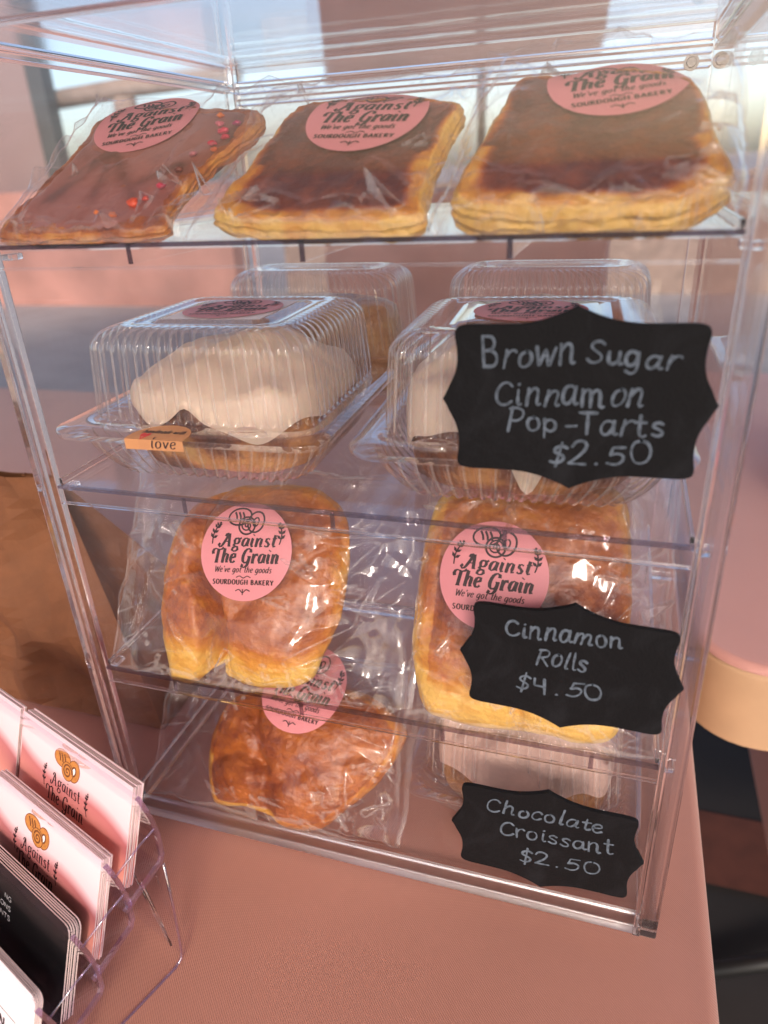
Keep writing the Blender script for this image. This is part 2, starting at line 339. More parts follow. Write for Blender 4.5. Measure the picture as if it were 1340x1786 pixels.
class Art:
    """flat drawing in 2D: polygons with a material index, each stroke a hair above the one before"""
    def __init__(s): s.P = []; s.lvl = 0
    def poly(s, pts, m): s.P.append((np.array(pts, float), m, s.lvl)); s.lvl += 1
    def stroke(s, pts, w, m, contrast=None, caps=False, rng=None):
        pts = [np.array(p, float) for p in pts]
        if len(pts) < 2: return
        # resample
        L = [0]
        for a, b in zip(pts, pts[1:]): L.append(L[-1]+np.linalg.norm(b-a))
        if L[-1] < 1e-9: return
        n = max(2, min(60, int(L[-1]/(w*.8))+2))
        t = np.linspace(0, L[-1], n); P = np.stack([np.interp(t, L, [p[k] for p in pts]) for k in (0, 1)], 1)
        T = np.gradient(P, axis=0); T /= np.linalg.norm(T, axis=1)[:, None]+1e-12
        N = np.stack([-T[:, 1], T[:, 0]], 1)
        ww = np.full(n, w)
        if contrast is not None: ww = w*(contrast+(1-contrast)*np.abs(T[:, 1])**1.3)
        if rng: ww = ww*(1+.34*np.interp(np.arange(n), np.linspace(0, n, 5), [rng.uniform(-1, 1) for _ in range(5)]))
        A = P+N*ww[:, None]/2; B = P-N*ww[:, None]/2
        for i in range(n-1): s.P.append((np.array([B[i], B[i+1], A[i+1], A[i]]), m, s.lvl))
        if caps:
            for c, d, r in ((P[0], -T[0], ww[0]/2), (P[-1], T[-1], ww[-1]/2)):
                an = math.atan2(d[1], d[0])
                s.P.append((np.array([c+r*np.array([math.cos(an+k), math.sin(an+k)]) for k in np.linspace(-math.pi/2, math.pi/2, 7)]), m, s.lvl))
        s.lvl += 1
    def ellipse(s, c, rx, ry, rot, m, n=28):
        cr, sr = math.cos(rot), math.sin(rot)
        s.poly([(c[0]+rx*math.cos(k)*cr-ry*math.sin(k)*sr, c[1]+rx*math.cos(k)*sr+ry*math.sin(k)*cr) for k in np.linspace(0, 2*math.pi, n, endpoint=False)], m)
    def ring(s, c, rx, ry, rot, w, m):
        cr, sr = math.cos(rot), math.sin(rot)
        s.stroke([(c[0]+rx*math.cos(k)*cr-ry*math.sin(k)*sr, c[1]+rx*math.cos(k)*sr+ry*math.sin(k)*cr) for k in np.linspace(0, 2*math.pi, 40)], w, m)
    def text(s, txt, p0, p1, cap, w, m, font=SK, slant=0., contrast=None, caps=False, rng=None, gap=0.6):
        p0 = np.array(p0, float); p1 = np.array(p1, float)
        tot = sum(font[c][0]+gap for c in txt)-gap; d = p1-p0; ln = np.linalg.norm(d); d /= ln; nn = np.array([-d[1], d[0]])
        sx = ln/tot; sy = cap/10; x = 0
        for c in txt:
            adv, st = font[c]
            jx = rng.uniform(-.4, .4) if rng else 0; jy = rng.uniform(-.5, .5) if rng else 0; js = 1+(rng.uniform(-.16, .14) if rng else 0); sl = slant+(rng.uniform(-.16, .16) if rng else 0)
            for q in st.split('|') if st else []:
                hard = q.startswith('!'); q = q.lstrip('!')
                pp = [tuple(float(v) for v in w_.split(',')) for w_ in q.split()]
                pts = pp if hard else catmull(pp)
                pts = [p0+d*((x+jx+px)*sx+(sl if rng else slant)*py*sy)+nn*((py*js+jy+(.05*(px-3)*jx*4))*sy) for px, py in pts]
                s.stroke(pts, w, m, contrast, caps, rng)
            x += adv+gap
    def sprig(s, base, tip, size, m, bend=.12):
        b = np.array(base, float); t = np.array(tip, float); d = t-b; n = np.array([-d[1], d[0]])
        pts = [b+d*k+n*bend*math.sin(k*3.1) for k in np.linspace(0, 1, 9)]
        s.stroke(pts, size*.13, m)
        for i, k in enumerate((2, 4, 6, 7)):
            for sd in (-1, 1):
                a = pts[k]; dr = d/np.linalg.norm(d); nr = n/np.linalg.norm(n)
                e = a+(dr*.75+nr*sd*.7)*size*(.62-.05*i); md = (a+e)/2; pe = np.array([-(e-a)[1], (e-a)[0]])*.24
                s.poly([a, md-pe, e, md+pe], m)
        s.ellipse(pts[-1]+d*.05, size*.12, size*.12, 0, m, 8)
    def emit(s, mp, off=.00012, step=3e-6):
        """mp(u, v, lift) -> world point"""
        V = []; F = []; MI = []
        for P, m, lv in s.P:
            n = len(V); V += [mp(p[0], p[1], off+step*lv) for p in P]
            F.append(list(range(n, n+len(P)))); MI.append(m)
        return V, F, MI
def emblem(a, c, s, ink, fill=None, shade=None):
    """a loaf, a swirl bun and a ring bun"""
    cx, cy_ = c
    def E(dx, dy, rx, ry, rot):
        if fill is not None: a.ellipse((cx+dx*s, cy_+dy*s), rx*s, ry*s, rot, fill)
        a.ring((cx+dx*s, cy_+dy*s), rx*s, ry*s, rot, s*(.16 if fill is None else .06), ink if fill is None else shade)
    E(-.75, .35, 1.05, .72, .15)
    for k in (-.35, 0, .35):
        a.stroke(catmull([(cx+(-.9+k)*s, cy_+(.75)*s), (cx+(-.72+k)*s, cy_+.4*s), (cx+(-.66+k)*s, cy_+.05*s)]), s*.17, ink if fill is None else shade)
    E(.8, -.1, .72, .9, -.3)
    if fill is not None: a.ellipse((cx+.8*s, cy_-.1*s), s*.2, s*.34, -.3, 0)
    a.ring((cx+.8*s, cy_-.1*s), s*.24, s*.38, -.3, s*.14, ink if fill is None else shade)
    E(.0, -.42, .74, .74, 0)
    a.stroke([(cx+s*(.62-.026*k)*math.cos(k*.55), cy_+s*(-.42+(.62-.026*k)*math.sin(k*.55))) for k in range(23)], s*.13, ink if fill is None else shade)
def label_art(r):
    a = Art(); I = 1
    emblem(a, (.0, .62*r), .24*r, I)
    a.text('Against', (-.54*r, .09*r), (.66*r, .09*r), .27*r, .062*r, I, LG, .22, .34)
    a.text('The Grain', (-.74*r, -.24*r), (.74*r, -.24*r), .29*r, .068*r, I, LG, .18, .34)
    a.text("We've got the goods", (-.66*r, -.43*r), (.6*r, -.43*r), .125*r, .02*r, I, SK, .25, .5)
    a.stroke(catmull([(-.16*r, -.53*r), (-.08*r, -.5*r), (0, -.54*r), (.08*r, -.5*r), (.16*r, -.53*r)]), .018*r, I)
    a.text('SOURDOUGH BAKERY', (-.68*r, -.67*r), (.66*r, -.67*r), .095*r, .026*r, I, SK, 0, .45, gap=2)
    a.stroke(catmull([(-.16*r, -.8*r), (-.08*r, -.77*r), (0, -.83*r), (.08*r, -.77*r), (.16*r, -.8*r)]), .02*r, I)
    a.stroke([(0, -.76*r), (0, -.88*r)], .02*r, I)
    a.sprig((-.74*r, .14*r), (-.6*r, .55*r), .2*r, I); a.sprig((.74*r, .14*r), (.72*r, .55*r), .2*r, I, -.12)
    return a
LABEL_R = .0285
LABEL = label_art(LABEL_R)
def sticker(parent, mp, rot, name='label_sticker', r=LABEL_R):
    """round pink label laid on the surface mp(u, v, lift)"""
    cr, sr = math.cos(rot), math.sin(rot)
    g = lambda u, v, k: mp(u*cr-v*sr, u*sr+v*cr, k)
    V = [g(0, 0, .0004)]; F = []; NS, NR = 56, 10
    for i in range(1, NR+1):
        for k in range(NS):
            V.append(g(r*i/NR*math.cos(2*math.pi*k/NS), r*i/NR*math.sin(2*math.pi*k/NS), .0004))
    for k in range(NS): F.append((0, 1+k, 1+(k+1) % NS))
    for i in range(NR-1):
        for k in range(NS): F.append((1+i*NS+k, 1+(i+1)*NS+k, 1+(i+1)*NS+(k+1) % NS, 1+i*NS+(k+1) % NS))
    n = len(V); mi = [0]*len(F)
    v2, f2, m2 = LABEL.emit(g, .00055)
    return mesh(name, V+v2, F+[[i+n for i in f] for f in f2], [M['stick'], M['ink']], parent, True, mi+m2)

# ---------------------------------------------------------------- ground, tent, things behind
def sheet(name, x0, x1, y0, y1, z, m, nx=1, ny=1, parent=None):
    V = [(x0+(x1-x0)*i/nx, y0+(y1-y0)*j/ny, z) for j in range(ny+1) for i in range(nx+1)]
    F = [(j*(nx+1)+i, j*(nx+1)+i+1, (j+1)*(nx+1)+i+1, (j+1)*(nx+1)+i) for j in range(ny) for i in range(nx)]
    return mesh(name, V, F, m, parent, False)
structure(sheet('ground', -300, 300, -300, 300, -.75, M['concrete']))

def softbox(mb, x0, x1, y0, y1, ztop, drop, r, m=0, seg=6, flare=0.0):
    """cloth pulled over a rectangular top: flat top, rounded corners, falling sides"""
    def ring(off, z):
        pts = []
        rc = max(r+off, .002)
        for cx, cy_, a0 in ((x1-r, y1-r, 0), (x0+r, y1-r, 90), (x0+r, y0+r, 180), (x1-r, y0+r, 270)):
            for k in range(9):
                a = R(a0+k*90/8); pts.append((cx+rc*math.cos(a), cy_+rc*math.sin(a), z))
        return pts
    rr = .007; rings = []
    for k in range(seg+1):
        a = math.pi/2*k/seg; rings.append(ring(-rr*(1-math.sin(a)), ztop-rr*(1-math.cos(a))))
    for k in range(1, 7): rings.append(ring(flare*k/6, ztop-rr-drop*k/6))
    n = len(rings[0]); V = [v for q in rings for v in q]; F = [tuple(range(n))]
    for i in range(len(rings)-1):
        for k in range(n): F.append((i*n+k, (i+1)*n+k, (i+1)*n+(k+1) % n, i*n+(k+1) % n))
    mb.add(V, F, m)
mb = MB(); softbox(mb, -1.6, .3745, -.32, .92, 0, .46, .03, flare=.012)
tag(mb.build('tablecloth', M['cloth'], None, True), 'pink satin tablecloth under the clear pastry case', 'tablecloth')

# ---------------------------------------------------------------- display case
IX0, IX1, OX0, OX1 = .0065, .3335, -.003, .344
H, D = .4656, .279
Z1, Z2, Z3, Z4 = .3695, .2459, .1225, .0125
case = thing('display_case', 'tall clear acrylic pastry case with four shelf levels on the pink cloth', 'display case', (.17, .14, 0))
def part(name, boxes, m, parent=case, bev=0):
    b = MB()
    for q in boxes: b.box(q[0], q[1], 0, bev)
    return b.build(name, m, parent, False)
part('front_panel', [((IX0+.001, .0005, .014), (IX1-.001, .0032, H-.012))], M['panel'])
part('back_panel', [((IX0+.001, D-.003, .014), (IX1-.001, D, H-.012))], M['panel'])
part('side_panel', [((OX0+.002, .0105, .014), (OX0+.0045, D-.0105, H-.012))], M['panel'])
part('side_panel', [((OX1-.0045, .0105, .014), (OX1-.002, D-.0105, H-.012))], M['panel'])
part('top_panel', [((IX0+.001, .0105, H-.005), (IX1-.001, D-.0105, H-.002))], M['panel'])
part('base_panel', [((IX0+.001, .0105, .009), (IX1-.001, D-.0105, .012))], M['panel'])
for x0, x1 in ((OX0, IX0), (IX1, OX1)):
    inner = x0 == OX0
    for y0, y1 in ((0, .010), (D-.010, D)):
        bx = [((x0, y0, .0005), (x1, y1, H))]
        part('corner_post', bx, M['acrylic'], bev=.0012)
    xi = x1-.0016 if inner else x0+.0016
    part('door_stile', [((min(xi, xi+(.004 if inner else -.004)), -.003, .004), (max(xi, xi+(.004 if inner else -.004)), -.0004, H-.006))], M['acrylic'], bev=.0006)
M['satin'] = glass('scuffed_acrylic_rail', (.97, .95, .96, 1), .3)
part('bottom_rail', [((IX0+.0003, 0, .0005), (IX1-.0003, .0102, .0085))], M['satin'], bev=.0012)
part('bottom_rail', [((IX0+.0003, D-.0102, .0005), (IX1-.0003, D, .0085))], M['acrylic'], bev=.0012)
for x0, x1 in ((OX0, IX0), (IX1, OX1)):
    part('bottom_rail', [((x0, .0106, .0005), (x1, D-.0106, .0085))], M['acrylic'], bev=.0012)
    part('top_rail', [((x0, .0106, H-.011), (x1, D-.0106, H-.0002))], M['acrylic'], bev=.0012)
    part('top_rail', [((x0, .0106, H-.0165), (x1, D-.0106, H-.0125))], M['acrylic'], bev=.0008)
part('top_rail', [((IX0+.0003, 0, H-.011), (IX1-.0003, .0102, H))], M['acrylic'], bev=.0012)
for a, b in ((.0105, 0), (.0175, .0125), (.025, .0205)):
    part('top_rail', [((IX0+.0003, D-.0102, H-a), (IX1-.0003, D, H-b))], M['acrylic'], bev=.001)
for x in (IX1-.012, OX1-.006):
    b = MB(); b.tube([(x, D-.0135, H-.022), (x, D-.0105, H-.022)], .0045, 20)
    b.tube([(x, D-.0150, H-.022), (x, D-.0136, H-.022)], [.0026, .0030], 16)
    b.build('screw', M['metal'], case, False)
for z in (Z1, Z2, Z3):
    for x0, x1 in ((OX0+.0046, IX0+.0012), (IX1-.0012, OX1-.0046)):
        part('shelf_bracket', [((x0, .014, z-.0075), (x1, .022, z-.0045))], M['acrylic'], bev=.0005)
        part('shelf_bracket', [((x0, .2, z-.0075), (x1, .208, z-.0045))], M['acrylic'], bev=.0005)

M['lip2'] = film('reflection_tint_edge', (.62, .56, .62), .1, .08, .7, 3)  # paler tint painting the same edge-on reflection
def tray(z, ribs, label, lip='lip'):
    t = thing('shelf_tray', label, 'tray', (.17, .14, z), 'clear trays in the case')
    x0, x1, y0, y1 = IX0+.0016, IX1-.0016, .0040, D-.012
    part('tray_floor', [((x0, y0+.0021, z-.0026), (x1, y1, z))], M['panel'], t)
    part('front_edge', [((x0, y0, z-.0016), (x1, y0+.002, z+.0003))], M[lip], t)
    part('front_lip', [((x0, y0+.0002, z-.0098), (x1, y0+.0018, z-.0018))], M['panel'], t)
    part('lip_rim', [((x0, y0, z-.0108), (x1, y0+.002, z-.0099))], M['acrylic'], t)
    for x in ribs:
        part('divider_rib', [((x-.0009, y0+.0022, z-.0085), (x+.0009, y1, z-.0028))], M['panel'], t)
        part('rib_end', [((x-.0011, y0-.0006, z-.0085), (x+.0011, y0-.0001, z-.0002))], M[lip], t)
    part('side_rim', [((x0, y0+.0025, z+.0002), (x0+.0018, y1, z+.0035))], M['acrylic'], t, .0004)
    part('side_rim', [((x1-.0018, y0+.0025, z+.0002), (x1, y1, z+.0035))], M['acrylic'], t, .0004)
    return t
tray(Z1, (.0833, .1668, .2518), 'clear tray under the three bagged tarts, topmost in the case')
tray(Z2, (.0876, .1699, .2530), 'clear tray under the four ribbed clamshell boxes', 'lip2')
tray(Z3, (.0576, .1403, .2230, .3), 'clear tray under the two bagged croissants with pink labels fully showing', 'lip2')

# ---------------------------------------------------------------- pastries and their bags
def keep(y, lo, w=.0012):
    t = (y-lo)/w
    return lo+w*(t if t > 20 else math.log1p(math.exp(t)))
class Frame:
    def __init__(s, y0, z0, ang):
        a = R(ang); s.o = np.array([0, y0, z0]); s.V = np.array([0, math.cos(a), math.sin(a)]); s.N = np.array([0, -math.sin(a), math.cos(a)]); s.U = np.array([1., 0, 0])
    def __call__(s, u, v, h=0):
        p = s.o+s.U*u+s.V*v+s.N*h
        return p
class Outline:
    def __init__(s, pts, n=230, smooth=3):
        P = np.array(pts, float); s.c = (P.max(0)+P.min(0))/2
        Q = []                                           # closed catmull-rom
        for i in range(len(P)):
            a, b, c, d = P[i-1], P[i], P[(i+1) % len(P)], P[(i+2) % len(P)]
            for k in range(8):
                t = k/8; Q.append(.5*((2*b)+(c-a)*t+(2*a-5*b+4*c-d)*t*t+(3*b-a-3*c+d)*t**3))
        Q = np.array(Q)-s.c; th = np.arctan2(Q[:, 1], Q[:, 0]); r = np.hypot(Q[:, 0], Q[:, 1]); o = np.argsort(th)
        th, r = th[o], r[o]; s.n = n; s.th = np.linspace(-math.pi, math.pi, n, endpoint=False)
        s.r = np.interp(s.th, np.r_[th-2*math.pi, th, th+2*math.pi], np.r_[r, r, r])
    def R(s, th): return np.interp(th, np.r_[s.th, math.pi], np.r_[s.r, s.r[0]])
    def rad(s, u, v):
        du, dv = u-s.c[0], v-s.c[1]; return math.hypot(du, dv)/max(float(s.R(math.atan2(dv, du))), 1e-6)
def creased(u, v, creases):
    d = 0
    for (pts, depth, w) in creases:
        best = 9
        for a, b in zip(pts, pts[1:]):
            a = np.array(a); b = np.array(b); ab = b-a; t = max(0, min(1, ((u-a[0])*ab[0]+(v-a[1])*ab[1])/(ab@ab)))
            best = min(best, math.hypot(u-a[0]-ab[0]*t, v-a[1]-ab[1]*t))
        d += depth*math.exp(-(best/w)**2)
    return d
def pastry(name, fr, ol, prof, mat, bake, parent=None, amp=.0015, nsc=60, creases=(), ymin=.0052, seed=0., loc=None, flake=0, fine=0):
    V = []; B = []; n = ol.n; F = []
    for i, (rr, h) in enumerate(prof):
        for k in range(n):
            R_ = ol.r[k]*rr; u = ol.c[0]+R_*math.cos(ol.th[k]); v = ol.c[1]+R_*math.sin(ol.th[k])
            nz = vn(u*nsc+seed, v*nsc, h*nsc)+.5*vn(u*nsc*2.3, v*nsc*2.3+seed, h*nsc*2.3)
            hh = h+nz*amp
            if h > 0: hh -= creased(u, v, creases)*min(1, h/.004)
            if fine and h > -.004:
                q = abs(vn(u*90+seed, v*330+4*vn(u*30, v*30, seed), 2)); hh += fine*(1-q*2.2)
                hh += fine*.9*max(0, .45-vor(u*150, v*150, seed)); hh += fine*1.6*vn(u*28, v*55, seed+2)
            if flake: hh += flake*(.5-abs(vn(u*200, v*200+seed, h*700)))*(rr > .8)
            e = 1+(.012*vn(u*90+seed, v*90, h*500)+(.016*vn(u*60, v*60+seed, h*1400) if flake else 0))*(rr > .85)
            u = ol.c[0]+(u-ol.c[0])*e; v = ol.c[1]+(v-ol.c[1])*e
            p = fr(u, v, hh); p[1] = keep(p[1], ymin) if ymin > 0 else p[1]; V.append(p)
            B.append(bake(u, v, rr, h))
    m = len(prof)
    for i in range(m-1):
        for k in range(n): F.append((i*n+k, (i+1)*n+k, (i+1)*n+(k+1) % n, i*n+(k+1) % n))
    F.append(tuple(range(n))); F.append(tuple((m-1)*n+k for k in range(n))[::-1])
    return mesh(name, V, F, mat, parent, True, None, {'bake': B}, loc)
def dome(T, Tb, p=2.2, n=52, sharp=.5):
    up_ = [(r, T*(1-r**p)**sharp) for r in np.linspace(.03, .995, n)**.75]
    dn = [(r, -Tb*(1-r**3)**.5) for r in np.linspace(1, .05, 8)]
    return up_+dn
def slab(T, Tb, n=9):
    return [(r, T) for r in np.linspace(.04, .82, n)]+[(.88, T*1.02), (.92, T*1.02), (.955, T*.9), (.98, T*.7), (1.0, T*.45), (.98, T*.25), (1.01, T*.05), (1.0, -.2*T), (.98, -Tb*.3), (1.0, -Tb*.6), (.97, -Tb*.9), (.9, -Tb), (.5, -Tb)]
def bag(name, label, fr, ol, T, Tb, rect, st, st_rot, seed, base, group, ymin=.0042, zmin=None, p=5, amp=.0065, NF=62, NG=44):
    u0, u1, v0, v1 = rect; t = thing(name, label, 'bag', base, group)
    def hull(u, v): return (T*1.04+.0012)/(1+(ol.rad(u, v)/1.06)**p)
    rng = random.Random(int(seed*10))
    folds = []
    cu, cv = ol.c
    for _ in range(NF):
        a = rng.uniform(0, 2*math.pi); rr = float(ol.R((a+math.pi) % (2*math.pi)-math.pi))*rng.uniform(.72, 1.3)
        p0 = np.array([cu+rr*math.cos(a), cv+rr*math.sin(a)]); b_ = a+rng.gauss(0, .75)+(0 if rng.random() < .6 else math.pi/2)
        ln = rng.uniform(.015, .055); p1 = p0+ln*np.array([math.cos(b_), math.sin(b_)])
        folds.append((p0, p1, rng.uniform(.0035, .0105), rng.uniform(.0022, .0068), rng.uniform(-.5, .5)))
    NU, NV = 176, 176
    AA, BB = np.meshgrid(np.linspace(0, 1, NU+1), np.linspace(0, 1, NV+1))
    e1 = np.array([.004*vn(b*6, seed, 1) for b in BB[:, 0]]); e2 = np.array([.004*vn(a*6, seed, 2) for a in AA[0]])
    UU = u0+(u1-u0)*AA+e1[:, None]*np.abs(AA-.5)*2; VV = v0+(v1-v0)*BB+e2[None, :]*np.abs(BB-.5)*2
    th = np.arctan2(VV-cv, UU-cu); RR = np.hypot(UU-cu, VV-cv)/np.maximum(ol.R(th), 1e-6)
    ED = np.minimum(np.minimum(AA, 1-AA), np.minimum(BB, 1-BB))
    HH = (T*1.04+.0012)/(1+(RR/1.06)**p)*np.minimum(1, ED/.03)
    W_ = np.zeros_like(UU)
    for p0, p1, w, am_, sk in folds:
        ab = p1-p0; L2 = ab@ab; L_ = math.sqrt(L2)
        t_ = ((UU-p0[0])*ab[0]+(VV-p0[1])*ab[1])/L2; sd_ = ((UU-p0[0])*-ab[1]+(VV-p0[1])*ab[0])/L_
        env = np.clip(np.minimum(t_, 1-t_)*2.2, 0, 1)          # narrows to a point at both ends
        ww = w*(.25+.75*env)
        ten = np.clip(1-np.where(sd_ > 0, sd_/(1+sk), -sd_/(1-sk))/ww, 0, 1)
        W_ = np.maximum(W_, am_*ten*env)+.35*np.minimum(W_, am_*ten*env)
    HV = (SUN+Vector((.15, -.75, .5)).normalized()).normalized()
    hf = np.array([HV.dot(Vector(fr.U)), HV.dot(Vector(fr.V)), HV.dot(Vector(fr.N))])
    FAC = []
    for _ in range(NG):
        a = rng.uniform(0, 2*math.pi); rr = float(ol.R((a+math.pi) % (2*math.pi)-math.pi))*rng.choice((rng.uniform(.55, 1.0), rng.uniform(.95, 1.4)))
        c = np.array([cu+rr*math.cos(a), cv+rr*math.sin(a)])
        if st and math.hypot(c[0]-st[0], c[1]-st[1]) < LABEL_R*1.25: continue
        big = rng.uniform(.004, .015); o_ = a+rng.gauss(0, .8)+rng.choice((0, math.pi)); thin = rng.uniform(.10, .42)
        tri = [c+big*np.array([math.cos(o_), math.sin(o_)])*1.3, c+big*thin*np.array([math.cos(o_+2.0), math.sin(o_+2.0)]), c+big*thin*np.array([math.cos(o_+4.1), math.sin(o_+4.1)])]
        g = -np.array([hf[0]/hf[2]+rng.gauss(0, .13), hf[1]/hf[2]+rng.gauss(0, .13)])
        FAC.append((tri, c, g, big))
    VO = np.array([[vor(u*40+seed, v*26+seed*1.7, seed) for u, v in zip(ru, rv)] for ru, rv in zip(UU, VV)])
    VO2 = np.array([[vor(u*90-v*30+seed, v*70+u*40, seed+3) for u, v in zip(ru, rv)] for ru, rv in zip(UU, VV)])
    G = .42+.58*np.clip((RR-.60)/.45, 0, 1)
    if st: G = G*np.clip((np.hypot(UU-st[0], VV-st[1])-LABEL_R*1.02)/.012, 0, 1)
    HH = HH+(W_*1.0+amp*.75*VO*G+amp*.22*VO2)*G*np.clip(ED/.05, .25, 1)
    du_, dv_ = (u1-u0)/NU, (v1-v0)/NV
    for tri, c, g, big in FAC:
        ok = np.ones_like(UU, bool)
        for q0, q1 in ((0, 1), (1, 2), (2, 0)):
            e = tri[q1]-tri[q0]; ok &= (UU-tri[q0][0])*e[1]-(VV-tri[q0][1])*e[0] <= 0
        if not ok.any(): continue
        pl = float(HH[ok].mean())+(UU-c[0])*g[0]+(VV-c[1])*g[1]
        lift = max(0., float((HH-W_*.8-pl)[ok].max())*.6)
        HH = np.where(ok, pl+lift, HH)
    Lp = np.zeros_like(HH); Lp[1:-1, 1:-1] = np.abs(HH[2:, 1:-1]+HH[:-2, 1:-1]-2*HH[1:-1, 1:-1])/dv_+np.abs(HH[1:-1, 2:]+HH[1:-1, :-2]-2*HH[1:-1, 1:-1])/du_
    CR = np.clip((Lp-.30)/.9, 0, 1)*np.clip(ED/.02, 0, 1); CR[ED < .012] = .5  # white on sharp folds and bag edges paints in highlights
    V = []; F = []
    for ru, rv, rh in zip(UU, VV, HH):
        for u, v, h in zip(ru, rv, rh):
            q = fr(u, v, h); q[1] = keep(q[1], ymin, .0008)
            if zmin: q[2] = max(q[2], zmin+.0003)
            V.append(q)
    n1 = len(V)
    for j in range(NV+1):
        for i in range(NU+1):
            a, b = i/NU, j/NV
            if i % 4 and i != NU: continue
            if j % 4 and j != NV: continue
            u = u0+(u1-u0)*a; v = v0+(v1-v0)*b; ed = min(a, 1-a, b, 1-b)
            h = -(Tb+.001)/(1+(ol.rad(u, v)/1.06)**p)*min(1, ed/.03)-.0008
            q = fr(u, v, h); q[1] = max(q[1], ymin)
            if zmin: q[2] = max(q[2], zmin)
            V.append(q)
    for j in range(NV):
        for i in range(NU): F.append((j*(NU+1)+i, j*(NU+1)+i+1, (j+1)*(NU+1)+i+1, (j+1)*(NU+1)+i))
    k = len(range(0, NU+1, 4))+(1 if NU % 4 else 0)
    for j in range(k-1):
        for i in range(k-1): F.append((n1+j*k+i, n1+(j+1)*k+i, n1+(j+1)*k+i+1, n1+j*k+i+1))
    mesh('film', V, F, M['bag'], t, True, None, {'painted_glint': np.r_[CR.ravel(), np.zeros(len(V)-CR.size)]})
    if st:
        def mp(du, dv, lift):
            q = fr(st[0]+du, st[1]+dv, hull(st[0]+du, st[1]+dv)+lift); q[1] = max(q[1], ymin+.0002+lift*.5); return q
        sticker(t, mp, st_rot)
    return t

GB, GP = 'clear bags of pastry', 'pastries in the clear bags'
# --- top tray: three tarts propped at a slant
FT = Frame(.018, .377, 32)
def denser(pr, k=3):
    out = []
    for a, b in zip(pr, pr[1:]): out += [(a[0]+(b[0]-a[0])*i/k, a[1]+(b[1]-a[1])*i/k) for i in range(k)]
    return out+[pr[-1]]
def tart(ol, seed, label, glaze, gmat, crustbias, loc, iced=True, T=.006, Tb=.004):
    t = thing('frosted_tart', label, 'tart', loc, 'tarts on the top tray')
    def bk(u, v, r, h):
        b = .34+.25*vn(u*70+seed, v*70, 3)+crustbias
        if r > .95: b += -.2+.35*(1 if h < -.2*T else 0)*vn(u*120, v*20, seed)
        if not iced:
            top = min(1, max(0, (.965-(.10 if v < .03 else 0)+.05*vn(u*55, v*55, seed)-r)/.13)) if h > 0 else 0
            top = top*top*(3-2*top)
            return min(1, max(0, (b-.08)*(1-top)+(.93+.16*vn(u*38+seed, v*38, 5)+.10*vn(u*130, v*60, 2))*top))
        return min(1, max(0, b+1.8*max(0, v-.05)))
    pastry('crust', FT, ol, denser(slab(T, Tb)), M['crust'], bk, t, .0013, 95, (), .0055, seed, flake=.0013)
    if not iced: return t, T, Tb
    gp = [(r, T+.0012) for r in np.linspace(.03, .80, 14)]+[(.84, T+.0011), (.89, T+.0006), (.93, T-.0008), (.945, T-.004), (.93, T-.008)]
    gl = Outline([(ol.c[0]+ol.r[k]*(1-.09*abs(vn(k*.33, seed, 5)))*math.cos(ol.th[k]), ol.c[1]+ol.r[k]*(1-.09*abs(vn(k*.33, seed, 5)))*math.sin(ol.th[k])) for k in range(0, ol.n, 5)])
    pastry('glaze', FT, gl, gp, gmat, glaze, t, .0009, 45, (), .0055, seed+4)
    return t, T, Tb
def streaks(u, v, r, h):
    s = 0
    for (a, b, w) in (((.028, .012), (.046, .05), .0045), ((.046, .05), (.075, .012), .0036), ((.046, .05), (.052, .015), .0038), ((.03, .03), (.06, .075), .002), ((.07, .02), (.09, .035), .004)):
        a = np.array(a); b = np.array(b); ab = b-a; t = max(0, min(1, ((u-a[0])*ab[0]+(v-a[1])*ab[1])/(ab@ab))); d = math.hypot(u-a[0]-ab[0]*t, v-a[1]-ab[1]*t)
        s = max(s, math.exp(-(d/w)**2))
    return min(1, .22+.45*s+.25*vn(u*50, v*50, 7)+.5*max(0, (u-.082)/.03))
olL = Outline([(.0084, -.0081), (.0101, .0092), (.018, .0583), (.0205, .0890), (.0556, .0900), (.0998, .0850), (.1161, .0790), (.1191, .0629), (.1057, .041), (.0991, .0195), (.0971, .003), (.0983, -.0098), (.0592, -.0137), (.0196, -.0126)])
olM = Outline([(.1232, -.0041), (.1236, .0098), (.1303, .0479), (.1350, .074), (.1445, .0800), (.1864, .0770), (.2180, .0700), (.2170, .0479), (.2151, .0239), (.2161, .0011), (.2151, -.0113), (.1845, -.0138), (.1452, -.0114)])
olR = Outline([(.2267, .0006), (.2274, .0097), (.235, .0506), (.2412, .0790), (.2548, .0820), (.2888, .0815), (.3098, .0730), (.3176, .0616), (.3219, .0338), (.3276, .012), (.3266, .004), (.3173, -.0060), (.3042, -.0118), (.2747, -.0120), (.2426, -.0105), (.23, -.0049)])
t, T, Tb = tart(olL, 1.3, 'pink glazed tart with red and orange fruit bits, on the top tray', streaks, M['pinkglaze'], .30, (.055, .05, Z1), True, .004, .003)
